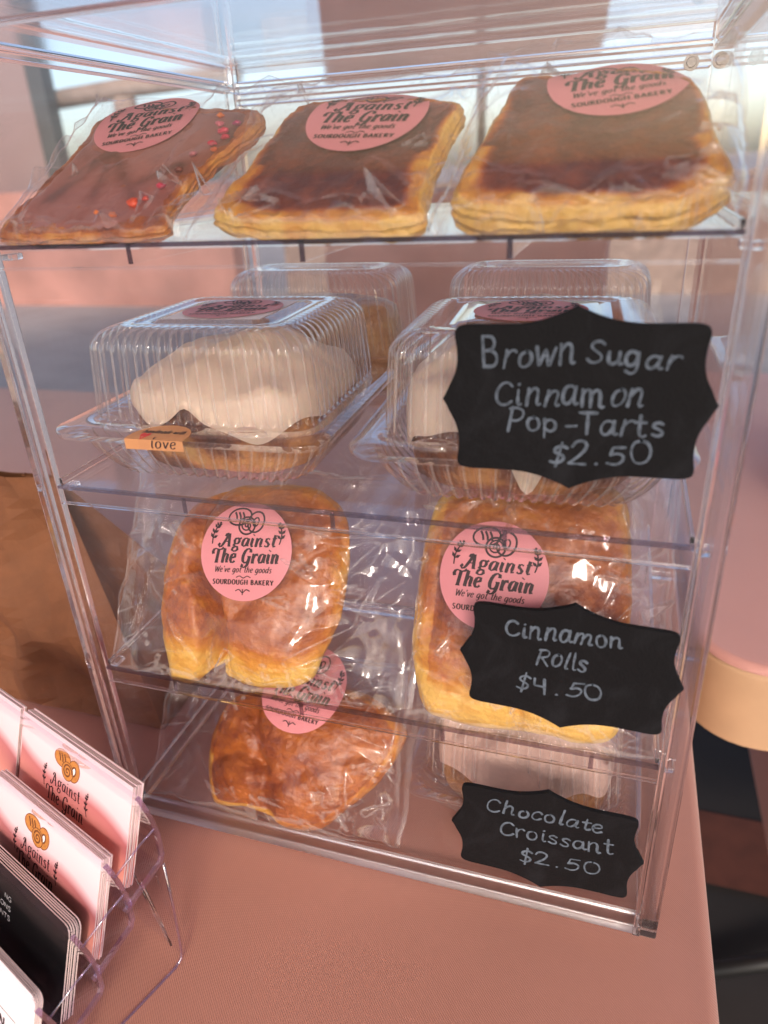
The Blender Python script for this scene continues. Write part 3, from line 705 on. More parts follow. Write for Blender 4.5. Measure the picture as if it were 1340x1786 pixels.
for i, (u, v, r, c) in enumerate([(.079, .006, .0040, (225, 84, 50)), (.084, .009, .0022, (205, 70, 55)), (.104, .060, .0034, (205, 60, 84)), (.107, .055, .0028, (190, 40, 66)), (.100, .066, .0026, (200, 100, 112)), (.102, .05, .0026, (190, 40, 60)), (.095, .042, .0022, (240, 100, 60)), (.062, .0, .002, (230, 120, 60)), (.088, .018, .0026, (150, 60, 40)), (.072, -.002, .0024, (216, 120, 62)), (.097, .074, .0024, (196, 120, 140)), (.109, .066, .0026, (168, 44, 92)), (.092, .03, .0026, (120, 52, 40)), (.105, .045, .0022, (196, 92, 52))]):
    m = bpy.data.materials.get('fruit%d' % c[1]) or simple('fruit%d' % c[1], srgb(*c), .35, Subsurface_Weight=.1)
    b = MB(); p = FT(u, v, T+.0022); rng = random.Random(i)
    V = []; F = []
    for a in range(7):
        for k in range(10):
            th = math.pi*a/6; ph = 2*math.pi*k/10; s = r*.85*(1+.7*vn(i*3+1.3*math.sin(th)*math.cos(ph), 1.3*math.cos(th), 1.3*math.sin(ph)))
            V.append(p+np.array([s*math.sin(th)*math.cos(ph), s*math.sin(th)*math.sin(ph)*.8, s*math.cos(th)*.5]))
    for a in range(6):
        for k in range(10): F.append((a*10+k, (a+1)*10+k, (a+1)*10+(k+1) % 10, a*10+(k+1) % 10))
    mesh('fruit_bit', V, F, m, t)
bag('pastry_bag', 'cellophane bag with pink label round the pink fruit tart', FT, olL, T, Tb, (.006, .139, -.016, .108), (.0528, .0765), R(10), 2.1, (.055, .05, Z1), GB, zmin=Z1, p=12, NG=11)
gz = lambda s: (lambda u, v, r, h: .62+.35*vn(u*40+s, v*40, 1)+.2*(r > .75))
t, T, Tb = tart(olM, 4.1, 'brown topped tart between the pink fruit tart and another brown tart', gz(2), M['glaze'], 0, (.17, .05, Z1), False, .0065, .004)
bag('pastry_bag', 'cellophane bag with pink label round the middle tart of the top tray', FT, olM, T, Tb, (.112, .2265, -.0165, .106), (.177, .0615), R(-5), 5.4, (.17, .05, Z1), GB, zmin=Z1, p=12, NG=11)
t, T, Tb = tart(olR, 7.7, 'brown topped tart with thick yellow crust beside the right wall of the case', gz(6), M['glaze'], -.03, (.28, .05, Z1), False, .0085, .006)
bag('pastry_bag', 'cellophane bag with crumpled loose end, round the tart at the right wall', FT, olR, T, Tb, (.2215, .3330, -.019, .122), (.284, .0715), R(8), 9.2, (.28, .05, Z1), GB, zmin=Z1, p=12, amp=.009, NG=14)

# --- third tray: two big croissants leaning back
FC = Frame(.022, .133, 58)
DL = np.array([-.003, -.0045])
ol = Outline([np.array(p_)+DL for p_ in [(.0532, -.0125), (.0403, .0277), (.0406, .0635), (.0506, .0897), (.0745, .1044), (.1046, .1104), (.1346, .1093), (.1527, .0956), (.1586, .0694), (.1583, .0397), (.1509, .0157), (.1444, -.0016), (.1292, -.0089), (.1073, -.0108), (.0897, -.0069), (.0858, .0005), (.0695, -.0151), (.0576, -.0153)]])
cr = [([(.0835, -.014), (.0845, .012), (.078, .035), (.068, .05)], .030, .0060), ([(.068, .05), (.064, .08), (.07, .1)], .006, .004), ([(.10, .03), (.125, .055), (.15, .075)], .004, .006)]
def sm(t):
    t = min(1, max(0, t)); return t*t*(3-2*t)
def bkC(u, v, r, h):
    b = .40+.20*math.exp(-((v-.028)/.024)**2)+.10*vn(u*45, v*38, 2.2)+.14*vn(u*20, v*20, 8)+.10*vn(u*60, v*220, 3)
    b -= .34*sm((.012+.006*vn(u*50, 3, v*20)-v)/.016)
    if r > .85: b -= .25*(r-.85)/.15
    b += .25*math.exp(-((v-.085)/.02)**2)
    if h < 0: b = .15
    return min(.95, max(0, b))
o = pastry('croissant', FC, ol, dome(.024, .012, 2.1), M['crust'], bkC, None, .0016, 50, cr, .0055, 3., (.1, .03, Z3), 0, .00045)
tag(o, 'golden two-lobed croissant in a bag on the third tray, left', 'croissant', GP)
bag('pastry_bag', 'crinkled clear bag round the two-lobed croissant, label fully readable', FC, ol, .0235, .012, (.0045, .203, -.0215, .115), (.1010, .0632), R(5), 12.6, (.1, .03, Z3), GB, zmin=Z3, amp=.0085)
ol = Outline([(.21, -.0099), (.1999, .0198), (.199, .0546), (.2014, .0904), (.2106, .1107), (.248, .1203), (.284, .1232), (.3036, .1157), (.3098, .0922), (.3133, .0512), (.3122, .0162), (.3114, -.0068), (.2967, -.0147), (.2736, -.0137), (.2468, -.0156), (.225, -.0149)])
cr = [([(.206, .012), (.235, .004), (.262, .006), (.30, .0)], .004, .004), ([(.262, -.016), (.262, .006)], .005, .003), ([(.212, .03), (.216, .07), (.225, .1)], .003, .004)]
def bkD(u, v, r, h):
    b = .42+.12*vn(u*40+5, v*34, 4.2)+.12*vn(u*70, v*200, 1)+.34*math.exp(-((v-.06)/.03)**2)
    b -= .44*sm((.014+.009*vn(u*40, 3, v*20)-v)/.018)
    if r > .86: b -= .3*(r-.86)/.14
    if u < .212: b -= .2
    if h < 0: b = .1
    return min(.95, max(0, b))
o = pastry('croissant', FC, ol, dome(.023, .012, 2.6), M['crust'], bkD, None, .0016, 55, cr, .0055, 9., (.26, .03, Z3), 0, .00045)
tag(o, 'large square croissant in a bag behind the cinnamon rolls sign', 'croissant', GP)
bag('pastry_bag', 'clear bag with pink label round the croissant behind the cinnamon rolls sign', FC, ol, .0235, .012, (.2065-.008, .3325, -.0195, .128), (.2432, .0655), R(0), 17.9, (.26, .03, Z3), GB, zmin=Z3, amp=.009)
# --- bottom
FB = Frame(.021, .021, 50)
ol = Outline([np.array(p_)+np.array([-.001, -.0055]) for p_ in [(.0609, -.0037), (.0524, .0228), (.055, .05), (.0688, .0679), (.1075, .0799), (.157, .0802), (.1829, .0662), (.1867, .0544), (.1738, .0273), (.1542, .006), (.1408, -.0072), (.1217, -.0118), (.1111, -.0098), (.1026, -.0065), (.087, -.0047), (.0725, -.0068)]])
cr = [([(.103, -.008), (.100, .015), (.088, .04), (.08, .065)], .006, .006), ([(.11, .012), (.14, .03), (.175, .045)], .004, .006), ([(.062, .018), (.08, .026), (.1, .02)], .004, .004)]
def bkB(u, v, r, h):
    b = .66+.16*vn(u*42+2, v*40, 6.2)+.12*vn(u*60, v*200, 4)
    if r > .9 and v < .02 and u < .11: b -= .45
    elif r > .92: b -= .2
    if h < 0: b = .3
    return min(1, max(0, b))
o = pastry('croissant', FB, ol, dome(.024, .010, 2.0), M['crust'], bkB, None, .0018, 55, cr, .0055, 21., (.12, .03, Z4), 0, .00045)
tag(o, 'dark brown croissant in a bag on the floor of the case', 'croissant', GP)
bag('pastry_bag', 'clear bag on the case floor, its pink label half hidden by the tray above', FB, ol, .024, .010, (.008, .193, -.0165, .098), (.1167, .0725), R(-5), 23.3, (.12, .03, Z4), GB, zmin=Z4, amp=.008)

# ---------------------------------------------------------------- ribbed clamshell boxes
def rrect(hw, hd, rc, s_per):
    """points, normals and arc position round a rounded rectangle"""
    P = []; N = []; S = []; L = 0
    segs = []
    for cx, cy_, a0 in ((hw-rc, hd-rc, 0), (-hw+rc, hd-rc, 90), (-hw+rc, -hd+rc, 180), (hw-rc, -hd+rc, 270)): segs.append((cx, cy_, a0))
    pts = []
    for i, (cx, cy_, a0) in enumerate(segs):
        for k in range(13):
            a = R(a0+90*k/12); pts.append((cx+rc*math.cos(a), cy_+rc*math.sin(a)))
    pts.append(pts[0]); pts = np.array(pts); d = np.r_[0, np.cumsum(np.hypot(*np.diff(pts, axis=0).T))]
    t = np.linspace(0, d[-1], s_per, endpoint=False)
    P = np.stack([np.interp(t, d, pts[:, k]) for k in (0, 1)], 1)
    T = np.roll(P, -1, 0)-np.roll(P, 1, 0); T /= np.linalg.norm(T, axis=1)[:, None]
    return P, np.stack([T[:, 1], -T[:, 0]], 1)
NP = 720; NRIB = 66
YOFF = .006
def shell(rings):
    """rings: (hw, hd, rc, z, rib amplitude)"""
    V = []; F = []; CRS = []
    ph = np.abs(((np.arange(NP)*NRIB/NP) % 1)-.5)*2
    rib = np.clip((ph-.30)/.35, 0, 1); rib = rib*rib*(3-2*rib)
    for hw, hd, rc, z, am, *yo in rings:
        yo = yo[0] if yo else 0
        P, N = rrect(hw, hd, rc, NP); P = P+N*(rib*am)[:, None]
        V += [(p[0], p[1]+yo, z) for p in P]
        CRS += list((np.clip((ph-.80)/.15, 0, 1)*.8+np.clip(1-np.abs(ph-.36)/.07, 0, 1)*.25)*min(1, am/.002))  # painted highlights along the rib crests and flanks
    for i in range(len(rings)-1):
        for k in range(NP): F.append((i*NP+k, i*NP+(k+1) % NP, (i+1)*NP+(k+1) % NP, (i+1)*NP+k))
    return V, F, CRS
def clamshell(label, hd=.076):
    t = thing('clamshell_box', label, 'clamshell', (0, 0, 0), 'ribbed clear clamshell boxes')
    hw = .078; q = hd-.078; zf = .0305
    Y = YOFF if hd > .06 else 0
    rings = [(hw, hd, .016, zf-.004, 0), (hw+.0006, hd+.0006, .016, zf-.001, 0), (hw, hd, .016, zf, 0), (.067, .067+q, .014, zf+.0005, 0, Y), (.0650, .0650+q, .014, zf-.0005, 0, Y), (.0635, .0635+q, .014, zf+.001, .0004, Y)]
    for k in np.linspace(0, 1, 6): rings.append((.0630-.0022*k, .0630+q-.0022*k, .014, zf+.003+.034*k, .0024, Y))
    for a in np.linspace(8, 90, 8): rings.append((.0608-.010*(1-math.cos(R(a))), .0608+q-.010*(1-math.cos(R(a))), .014, zf+.037+.0105*math.sin(R(a)), .0024*(1-.35*a/90), Y))
    for k in (.0495, .047, .0445, .0435): rings.append((k, k+q, .010, zf+.0482+(.0508-k)*.02, .0016 if k > .044 else 0, Y))
    rings += [(.0425, .0425+q, .008, zf+.0476, 0, Y), (.034, .034+q, .006, zf+.0476, 0, Y), (.033, .033+q, .006, zf+.0486, 0, Y), (.02, .02+q*.5, .004, zf+.0487, 0, Y)]
    V, F, CRS = shell(rings); F.append(tuple((len(rings)-1)*NP+k for k in range(0, NP, 8)))
    mesh('lid', V, F, M['pet'], t, True, None, {'painted_glint': CRS})
    rings = [(hw-.001, hd-.001, .016, zf-.0045, 0), (.069, .069+q, .014, zf-.0045, 0)]
    for k in np.linspace(0, 1, 8): rings.append((.0665-.012*k**1.6, .0665+q-.012*k**1.6, .016, zf-.006-.0235*k, .0024))
    rings += [(.051, .051+q, .015, .0004, .0012), (.046, .046+q, .012, .0016, 0), (.01, .01, .004, .0016, 0)]
    V, F, CRS = shell(rings); F.append(tuple((len(rings)-1)*NP+k for k in range(0, NP, 8)))
    mesh('base', V, F, M['pet'], t, True, None, {'painted_glint': CRS})
    for x in (-.036, .036):
        b = MB(); n = 18
        for r_, z in ((1, 0), (.92, .0022), (.7, .003), (.55, .0024), (.3, .0022)):
            pass
        V = []; F = []; pr = ((1, 0), (.93, .0022), (.72, .0031), (.55, .0022), (.25, .0019))
        for r_, z in pr: V += [(x+.011*r_*math.cos(2*math.pi*k/n), -hd+.010+.0052*r_*math.sin(2*math.pi*k/n), zf+.0004+z) for k in range(n)]
        for i in range(len(pr)-1):
            for k in range(n): F.append((i*n+k, i*n+(k+1) % n, (i+1)*n+(k+1) % n, (i+1)*n+k))
        F.append(tuple((len(pr)-1)*n+k for k in range(n)))
        mesh('snap_button', V, F, M['pet'], t)
    return t
proto = clamshell('clear ribbed clamshell box with white roll, front left of its tray')
proto.location = (.0835, .083, Z2+.0005); proto.rotation_euler.z = R(2)
boxR = copy_tree(proto); boxR.location = (.2505, .0855, Z2+.0005); boxR.rotation_euler.z = R(3)
boxR['label'] = 'clear ribbed clamshell box behind the brown sugar tarts sign'
back = clamshell('clear ribbed clamshell box behind the front left clamshell', .048)
back.location = (.087, .2135, Z2+.0005); back.scale = (1, 1, 1.1)
backR = copy_tree(back); backR.location = (.2475, .2175, Z2+.0005)
backR['label'] = 'clear ribbed clamshell box behind the front right clamshell'
low = copy_tree(proto); low.location = (.2600, .0900, Z4+.0005); low.scale = (.93, .82, .98); low.rotation_euler.z = R(-1)
low['label'] = 'clear clamshell box with pinkish icing on the floor of the case'
# stickers on the front lids (parts of the box, laid on the flat middle of the lid)
bpy.context.view_layer.update()
def lid_label(box, u, v, rot, square=False):
    zt = .0305+.0488
    if square:
        mesh('label_backing', [(u-.029, v-.029, zt+.0002), (u+.029, v-.029, zt+.0002), (u+.029, v+.029, zt+.0002), (u-.029, v+.029, zt+.0002)], [(0, 1, 2, 3)], M['white'], box, False)
    sticker(box, lambda a, b, k: np.array([u+a, v+b, zt+.0003+k]), rot)
BASE[boxR] = np.zeros(3); BASE[low] = np.zeros(3)
lid_label(proto, 0, YOFF, R(6), True); lid_label(boxR, 0, YOFF, R(0))
# the kraft seal folded over the front rim of the left box
a = Art()
a.text('handmade with', (-.0115, .0040), (.0125, .0040), .0050, .0006, 1, SK, .15, .6)
a.text('love', (-.002, -.0072), (.0125, -.0072), .0056, .0008, 1, SK, .25, .5)
a.poly([(-.0075, -.0030), (-.0047, .0010), (-.0052, .0034), (-.0066, .0036), (-.0075, .0016)], 2); a.poly([(-.0075, .0016), (-.0084, .0036), (-.0098, .0034), (-.0103, .0010), (-.0075, -.0030)], 2)
def seal(u, v, k):
    u += -.010
    if v > -.003: return np.array([u, -.0778+(v+.003)*1.0, .0308+k])
    return np.array([u, -.0789-k, .0308+(v+.003)*1.0])
V = []; F = []; n = 24
for j in range(15):
    for i in range(n+1):
        v = -.0085+.0255*j/14; hwid = .0165*math.sqrt(max(0, 1-(max(0, v)/.0171)**2))+.0001
        V.append(seal(-hwid+2*hwid*i/n, v, .0003))
for j in range(14):
    for i in range(n): F.append((j*(n+1)+i, j*(n+1)+i+1, (j+1)*(n+1)+i+1, (j+1)*(n+1)+i))
v2, f2, m2 = a.emit(seal, .0005); nn = len(V)
mesh('seal_sticker', V+v2, F+[[i+nn for i in f] for f in f2], [M['love'], M['ink'], M['heart']], proto, False, [0]*len(F)+m2)

# --- what is in the boxes
class Flat:
    def __init__(s, z): s.z = z
    def __call__(s, u, v, h=0): return np.array([u, v, s.z+h])
def squircle(cx, cy_, rx, ry, p=3.2, wob=.04, seed=0):
    return Outline([(cx+rx*c_(math.cos(a), p)*(1+wob*vn(math.cos(a)*1.4, math.sin(a)*1.4, seed)), cy_+ry*c_(math.sin(a), p)*(1+wob*vn(math.cos(a)*1.4, math.sin(a)*1.4, seed))) for a in np.linspace(0, 2*math.pi, 32, endpoint=False)], 140)
def c_(x, p): return math.copysign(abs(x)**(2/p), x)
def cinnamon_roll(label, cx, cy_, z, rx, ry, h, icing_top, seed, drips, bias=0., imat='icing', lump=(), wob=.05, rough=1., iced=True):
    t = thing('cinnamon_roll', label, 'cinnamon roll', (cx, cy_, z), 'rolls in the clamshell boxes')
    ol = squircle(cx, cy_, rx, ry, 3.0, wob, seed)
    pr = [(r, h*(.93-.10*r**2)) for r in np.linspace(.05, .85, 8)]+[(.93, h*.82), (.98, h*.70), (1, h*.58), (1.0, h*.42), (.995, h*.28), (.98, h*.14), (.955, h*.04), (.93, .001), (.4, .001)]
    def bk(u, v, r, hh):
        sw = math.sin(hh/h*9+2.2*vn(u*30, v*30, seed)+math.atan2(v-cy_, u-cx)*2)
        return min(1, max(0, .42+bias+.34*sw*abs(vn(u*25, v*25, seed+1)+.5)+.25*vn(u*70, v*70, hh*70)))
    pastry('roll', Flat(z), ol, pr, M['roll'], bk, t, .0016, 60, (), -1, seed)
    if not iced: return t
    # icing: a lumpy cap with an uneven skirt and drips
    n = ol.n; V = []; F = []; NR = 26
    for i in range(NR+1):
        s = i/NR
        for k in range(n):
            th = ol.th[k]
            low_ = h*(.60+.16*vn(math.cos(th)*2.2, math.sin(th)*2.2, seed+7))
            for (dth, wd, dp) in drips:
                dd = (th-R(dth)+math.pi) % (2*math.pi)-math.pi; low_ -= dp*math.exp(-(dd/R(wd))**2)
            if s < .7:
                r = max(.03, s/.7*.99); hh = icing_top-(icing_top-h*.92)*(r**2.6)
            else:
                e = (s-.7)/.3; r = .99+.062*math.sin(e*math.pi*.62)-.02*e; hh = h*.92+(low_-h*.92)*e
            R_ = ol.r[k]*r; u = cx+R_*math.cos(th)+(0); v = cy_+R_*math.sin(th); v += (ol.c[1]-cy_); u += ol.c[0]-cx
            ws = 1 if s < .95 else .3
            hh += rough*ws*(.0046*vn(u*26+seed, v*26, 0)+.0020*vn(u*75, v*75, seed)+.0034*(.4-abs(vn(u*34, v*60, seed+3))))*(1 if s < .7 else .4)
            for (lx, ly, lr, lh) in lump: hh += lh*math.exp(-(((u-cx-lx)/lr)**2+((v-cy_-ly)/lr)**2))*(1-s)
            V.append((u, v, z+hh))
    for i in range(NR):
        for k in range(n): F.append((i*n+k, (i+1)*n+k, (i+1)*n+(k+1) % n, i*n+(k+1) % n))
    F.append(tuple(range(n)))
    mesh('icing', V, F, M[imat], t)
    return t
cinnamon_roll('cinnamon roll with thick cream icing in the front left clamshell',   .0855, .0870, Z2+.0025, .0585, .0570, .048, .0580, 1.7, ((-60, 14, .009), (-118, 10, .006), (-95, 7, -.006)), .08, lump=((.016, .006, .022, .011), (-.026, -.01, .016, .004), (-.005, -.03, .014, .004)))
cinnamon_roll('cinnamon roll with dripping cream icing behind the brown sugar tarts sign', .2505, .0900, Z2+.0025, .0590, .0570, .052, .066, 5.2, ((-148, 7, .016), (-82, 9, .026), (-120, 12, -.002)), .26, lump=((-.02, -.01, .022, .008), (.02, .02, .02, .005)))
cinnamon_roll('golden cinnamon roll seen at the rear left of the clamshell tray', .087, .2135, Z2+.0025, .056, .032, .070, .066, 8.4, (), -.16, iced=False)
cinnamon_roll('golden cinnamon roll seen at the rear right of the clamshell tray', .2475, .2175, Z2+.0025, .056, .032, .068, .062, 9.9, (), -.10, iced=False)
cinnamon_roll('cinnamon roll with lumpy pinkish icing on the floor of the case',    .2600, .0900, Z4+.0025, .0535, .0455, .052, .061, 12.2, ((-160, 12, .014), (-30, 12, .012), (-90, 30, .018)), .0, 'pinkice', lump=((-.03, -.02, .012, .006), (.01, -.025, .014, .005), (.035, .01, .014, .006), (-.01, .02, .02, .005)), wob=.10, rough=2.1)

# ---------------------------------------------------------------- chalkboard signs stuck on the front
bn = M['board'].node_tree.nodes; bl_ = M['board'].node_tree.links; bp_ = bn['Principled BSDF']
tc_ = bn.new('ShaderNodeTexCoord'); t_ = bn.new('ShaderNodeTexNoise'); t_.inputs['Scale'].default_value = 28; t_.inputs['Detail'].default_value = 9; t_.inputs['Roughness'].default_value = .7; t_.inputs['Distortion'].default_value = 1.2
bl_.new(tc_.outputs['Object'], t_.inputs['Vector']); r_ = bn.new('ShaderNodeValToRGB'); r_.color_ramp.elements[0].position = .5; r_.color_ramp.elements[0].color = srgb(12, 12, 15); r_.color_ramp.elements[1].position = .85; r_.color_ramp.elements[1].color = srgb(32, 33, 37)
bl_.new(t_.outputs['Fac'], r_.inputs[0]); bl_.new(r_.outputs[0], bp_.inputs['Base Color'])
M['chalk'] = simple('chalk_marker', srgb(88, 97, 108), .9, .4, 420, Specular_IOR_Level=.2)
def sign(label, cx, cz, w, h, rot, lines, seed):
    y = -.0032
    t = thing('chalkboard_sign', label, 'sign', (cx, y, cz), 'chalkboard price signs')
    cr, sr = math.cos(rot), math.sin(rot)
    def side(a, dip, pk, pw):
        out = []
        for k in range(49):
            s = k/48; q = 1-abs(2*s-1)
            out.append((s, -dip*math.sin(math.pi*min(1, q/.82))*(q < .82)+pk*max(0, (q-.45)/.55)**pw))
        return out
    P = []
    for s, d in side(0, .0002, .0066, 2.2): P.append((-w/2+w*s, -h/2-d))
    for s, d in side(0, .0020, .0044, 2.4)[1:]: P.append((w/2+d, -h/2+h*s))
    for s, d in side(0, .0002, .0066, 2.2)[1:]: P.append((w/2-w*s, h/2+d))
    for s, d in side(0, .0020, .0044, 2.4)[1:-1]: P.append((-w/2-d, h/2-h*s))
    P = np.array(P)
    # round the four corners a little
    Q = P.copy()
    for _ in range(12):
        P = Q.copy()
        for ci in (0, 48, 96, 144):
            for o_ in (-3, -2, -1, 0, 1, 2, 3):
                i = (ci+o_) % len(P); Q[i] = .25*P[i-1]+.5*P[i]+.25*P[(i+1) % len(P)]
    P = Q; n = len(P); C = P.mean(0)
    def W(p, yy): return (cx+p[0]*cr-p[1]*sr, yy, cz+p[0]*sr+p[1]*cr)
    V = [W(p, y-.0002) for p in P]+[W(p, y-.0022) for p in P]+[W(C+(p-C)*.994, y-.0026) for p in P]
    F = [tuple(range(n))]
    for j in range(2):
        for k in range(n): F.append((j*n+k, j*n+(k+1) % n, (j+1)*n+(k+1) % n, (j+1)*n+k))
    F.append(tuple(2*n+k for k in range(n))[::-1])
    mesh('board', V, [f[::-1] for f in F], M['board'], t, False)
    a = Art(); rng = random.Random(seed)
    for (txt, x0, z0, x1, z1, cap) in lines: a.text(txt, (x0, z0), (x1, z1), cap, .00115, 0, SK, .08, None, True, rng)
    V, F, MI = a.emit(lambda u, v, k: (u, y-.0026-k, v), .0001, 2e-6)
    mesh('chalk_writing', V, F, M['chalk'], t, False)
sign('black chalkboard sign reading Brown Sugar Cinnamon Pop-Tarts $2.50', .2793, .3091, .095, .0600, R(1), [
  ('Brown', .2437, .3216, .2793, .3238, .0111), ('Sugar', .2827, .3252, .3151, .3228, .0075), ('Cinnamon', .2486, .3073, .3053, .3085, .0103),
  ('Pop-Tarts', .2539, .2962, .3136, .2971, .0090), ('$2.50', .2703, .2834, .3107, .2855, .0095)], 1)
sign('black chalkboard sign reading Cinnamon Rolls $4.50', .2851, .1813, .0925, .0580, R(-2), [
  ('Cinnamon', .2558, .1955, .3083, .1969, .0095), ('Rolls', .2701, .1821, .2940, .1816, .0097), ('$4.50', .2614, .1653, .3023, .1665, .0097)], 2)
sign('black chalkboard sign reading Chocolate Croissant $2.50', .2803, .0654, .0925, .0595, R(-.6), [
  ('Chocolate', .2486, .0798, .3095, .0809, .0097), ('Croissant', .2558, .0641, .3158, .0667, .0101), ('$2.50', .2667, .0464, .3108, .0499, .0097)], 3)

# ---------------------------------------------------------------- card holder and cards
H0 = np.array([.0834378, -.07455463, .12187121]); EE = np.array([-.9476, .31945, 0]); PP = np.array([.31945, .9476, 0]); ZZ = np.array([0, 0, 1.])
def K(e, p, z): return H0+EE*e+PP*p+ZZ*z
hold = thing('card_holder', 'clear stepped card holder with violet edges at the left of the case', 'card holder', tuple(K(.09, -.05, -.1216)))
EO, EI = -.012, .215
prof = []
STEP = np.array([-.0235, -.0228]); NT = 5
for k in range(NT):
    o_ = STEP*k
    prof.append([np.array([-.0048, .0035])+o_, np.array([-.0015, -.012])+o_, np.array([.0002, -.026])+o_, np.array([-.0004, -.040])+o_, np.array([-.0022, -.0437])+o_, np.array([-.0262, -.0548])+o_])
TH = .0024
for k in range(NT):
    q = prof[k]; n = len(q); nrm = []
    for i in range(n):
        d = q[min(i+1, n-1)]-q[max(i-1, 0)]; d /= np.linalg.norm(d); nrm.append(np.array([d[1], -d[0]]))
    def strip(e0, e1, name, m, smooth=False):
        V = []; F = []
        for e in (e0, e1):
            for i in range(n):
                a = q[i]+nrm[i]*TH/2; b = q[i]-nrm[i]*TH/2; V += [K(e, a[0], a[1]), K(e, b[0], b[1])]
        m0 = 2*n
        for i in range(n-1):
            F += [(2*i, 2*i+2, m0+2*i+2, m0+2*i), (2*i+1, m0+2*i+1, m0+2*i+3, 2*i+3), (2*i, 2*i+1, 2*i+3, 2*i+2), (m0+2*i, m0+2*i+2, m0+2*i+3, m0+2*i+1)]
        F += [(0, m0, m0+1, 1), (2*n-2, 2*n-1, m0+2*n-1, m0+2*n-2)]
        mesh(name, V, F, m, hold, smooth)
    strip(EO+.0022, EI, 'pocket', M['holder']); strip(EO, EO+.0020, 'pocket_edge', M['violet'])
    b = MB(); b.tube([K(EO+.001, *(np.array([-.0005, -.021])+STEP*k)), K(EO+.001, *(np.array([-.010, -.0235])+STEP*k)), K(EO+.001, *(np.array([-.0262, -.0300])+STEP*k))], .0006, 6)
    b.build('pocket_rim', M['violet'], hold, True)
b = MB()
b.add([K(EO, -.0022, -.0455), K(EO, -.0015, -.1175), K(EO, -.0039, -.1175), K(EO, -.0046, -.0470), K(EI, -.0022, -.0455), K(EI, -.0015, -.1175), K(EI, -.0039, -.1175), K(EI, -.0046, -.0470)],
      [(0, 1, 2, 3), (4, 7, 6, 5), (0, 4, 5, 1), (3, 2, 6, 7), (1, 5, 6, 2), (0, 3, 7, 4)])
b.build('back_leg', M['holder'], hold)
b = MB()
b.tube([K(EO, -.0012, -.0455), K(EO, -.0020, -.08), K(EO, -.0040, -.113), K(EO, -.0055, -.1185), K(EO, -.010, -.1208), K(EO, -.05, -.1210), K(EO, -.12, -.1210)], .0008, 6)
b.build('leg_edge', M['violet'], hold, True)
b = MB()
b.tube([K(EO+.006, -.012, -.052), K(EO+.004, -.0068, -.108)], .0007, 6); b.tube([K(EO+.018, -.010, -.052), K(EO+.0045, -.0068, -.108)], .0005, 6)
b.build('brace', M['acrylic'], hold, True)

def mk_card():
    m, n, l, p = newmat('pink_card_print'); p.inputs['Roughness'].default_value = .3
    at = n.new('ShaderNodeAttribute'); at.attribute_name = 'wash'
    r = n.new('ShaderNodeValToRGB'); e = r.color_ramp.elements
    st = [(0, srgb(244, 220, 224)), (.42, srgb(240, 208, 212)), (.55, srgb(196, 118, 118)), (.78, srgb(226, 150, 134)), (1, srgb(236, 178, 160))]
    while len(e) < 5: e.new(.5)
    for i, (a_, c) in enumerate(st): e[i].position = a_; e[i].color = c
    l.new(at.outputs['Fac'], r.inputs[0]); l.new(r.outputs[0], p.inputs['Base Color']); return m
M['pinkcard'] = mk_card()
M['bun'] = simple('printed_bun_brown', srgb(196, 128, 62), .4, .15, 500)
M['bunline'] = simple('printed_bun_dark', srgb(112, 62, 28), .4)
M['grey_ink'] = simple('grey_print', srgb(150, 148, 150), .4)
CW, CH = .10235, .0585; LN = R(20)
CD = -math.cos(LN)*ZZ-math.sin(LN)*PP; CN = -math.cos(LN)*PP+math.sin(LN)*ZZ
def card_art():
    a = Art()
    emblem(a, (CW*.455, -.0138), .0072, 1, 2, 3)
    a.text('Against', (CW*.455-.0135, -.0300), (CW*.455+.0135, -.0300), .0072, .0009, 1, LG, .0, .4)
    a.text('The Grain', (CW*.455-.0180, -.0400), (CW*.455+.0180, -.0400), .0080, .0010, 1, LG, .0, .4)
    return a
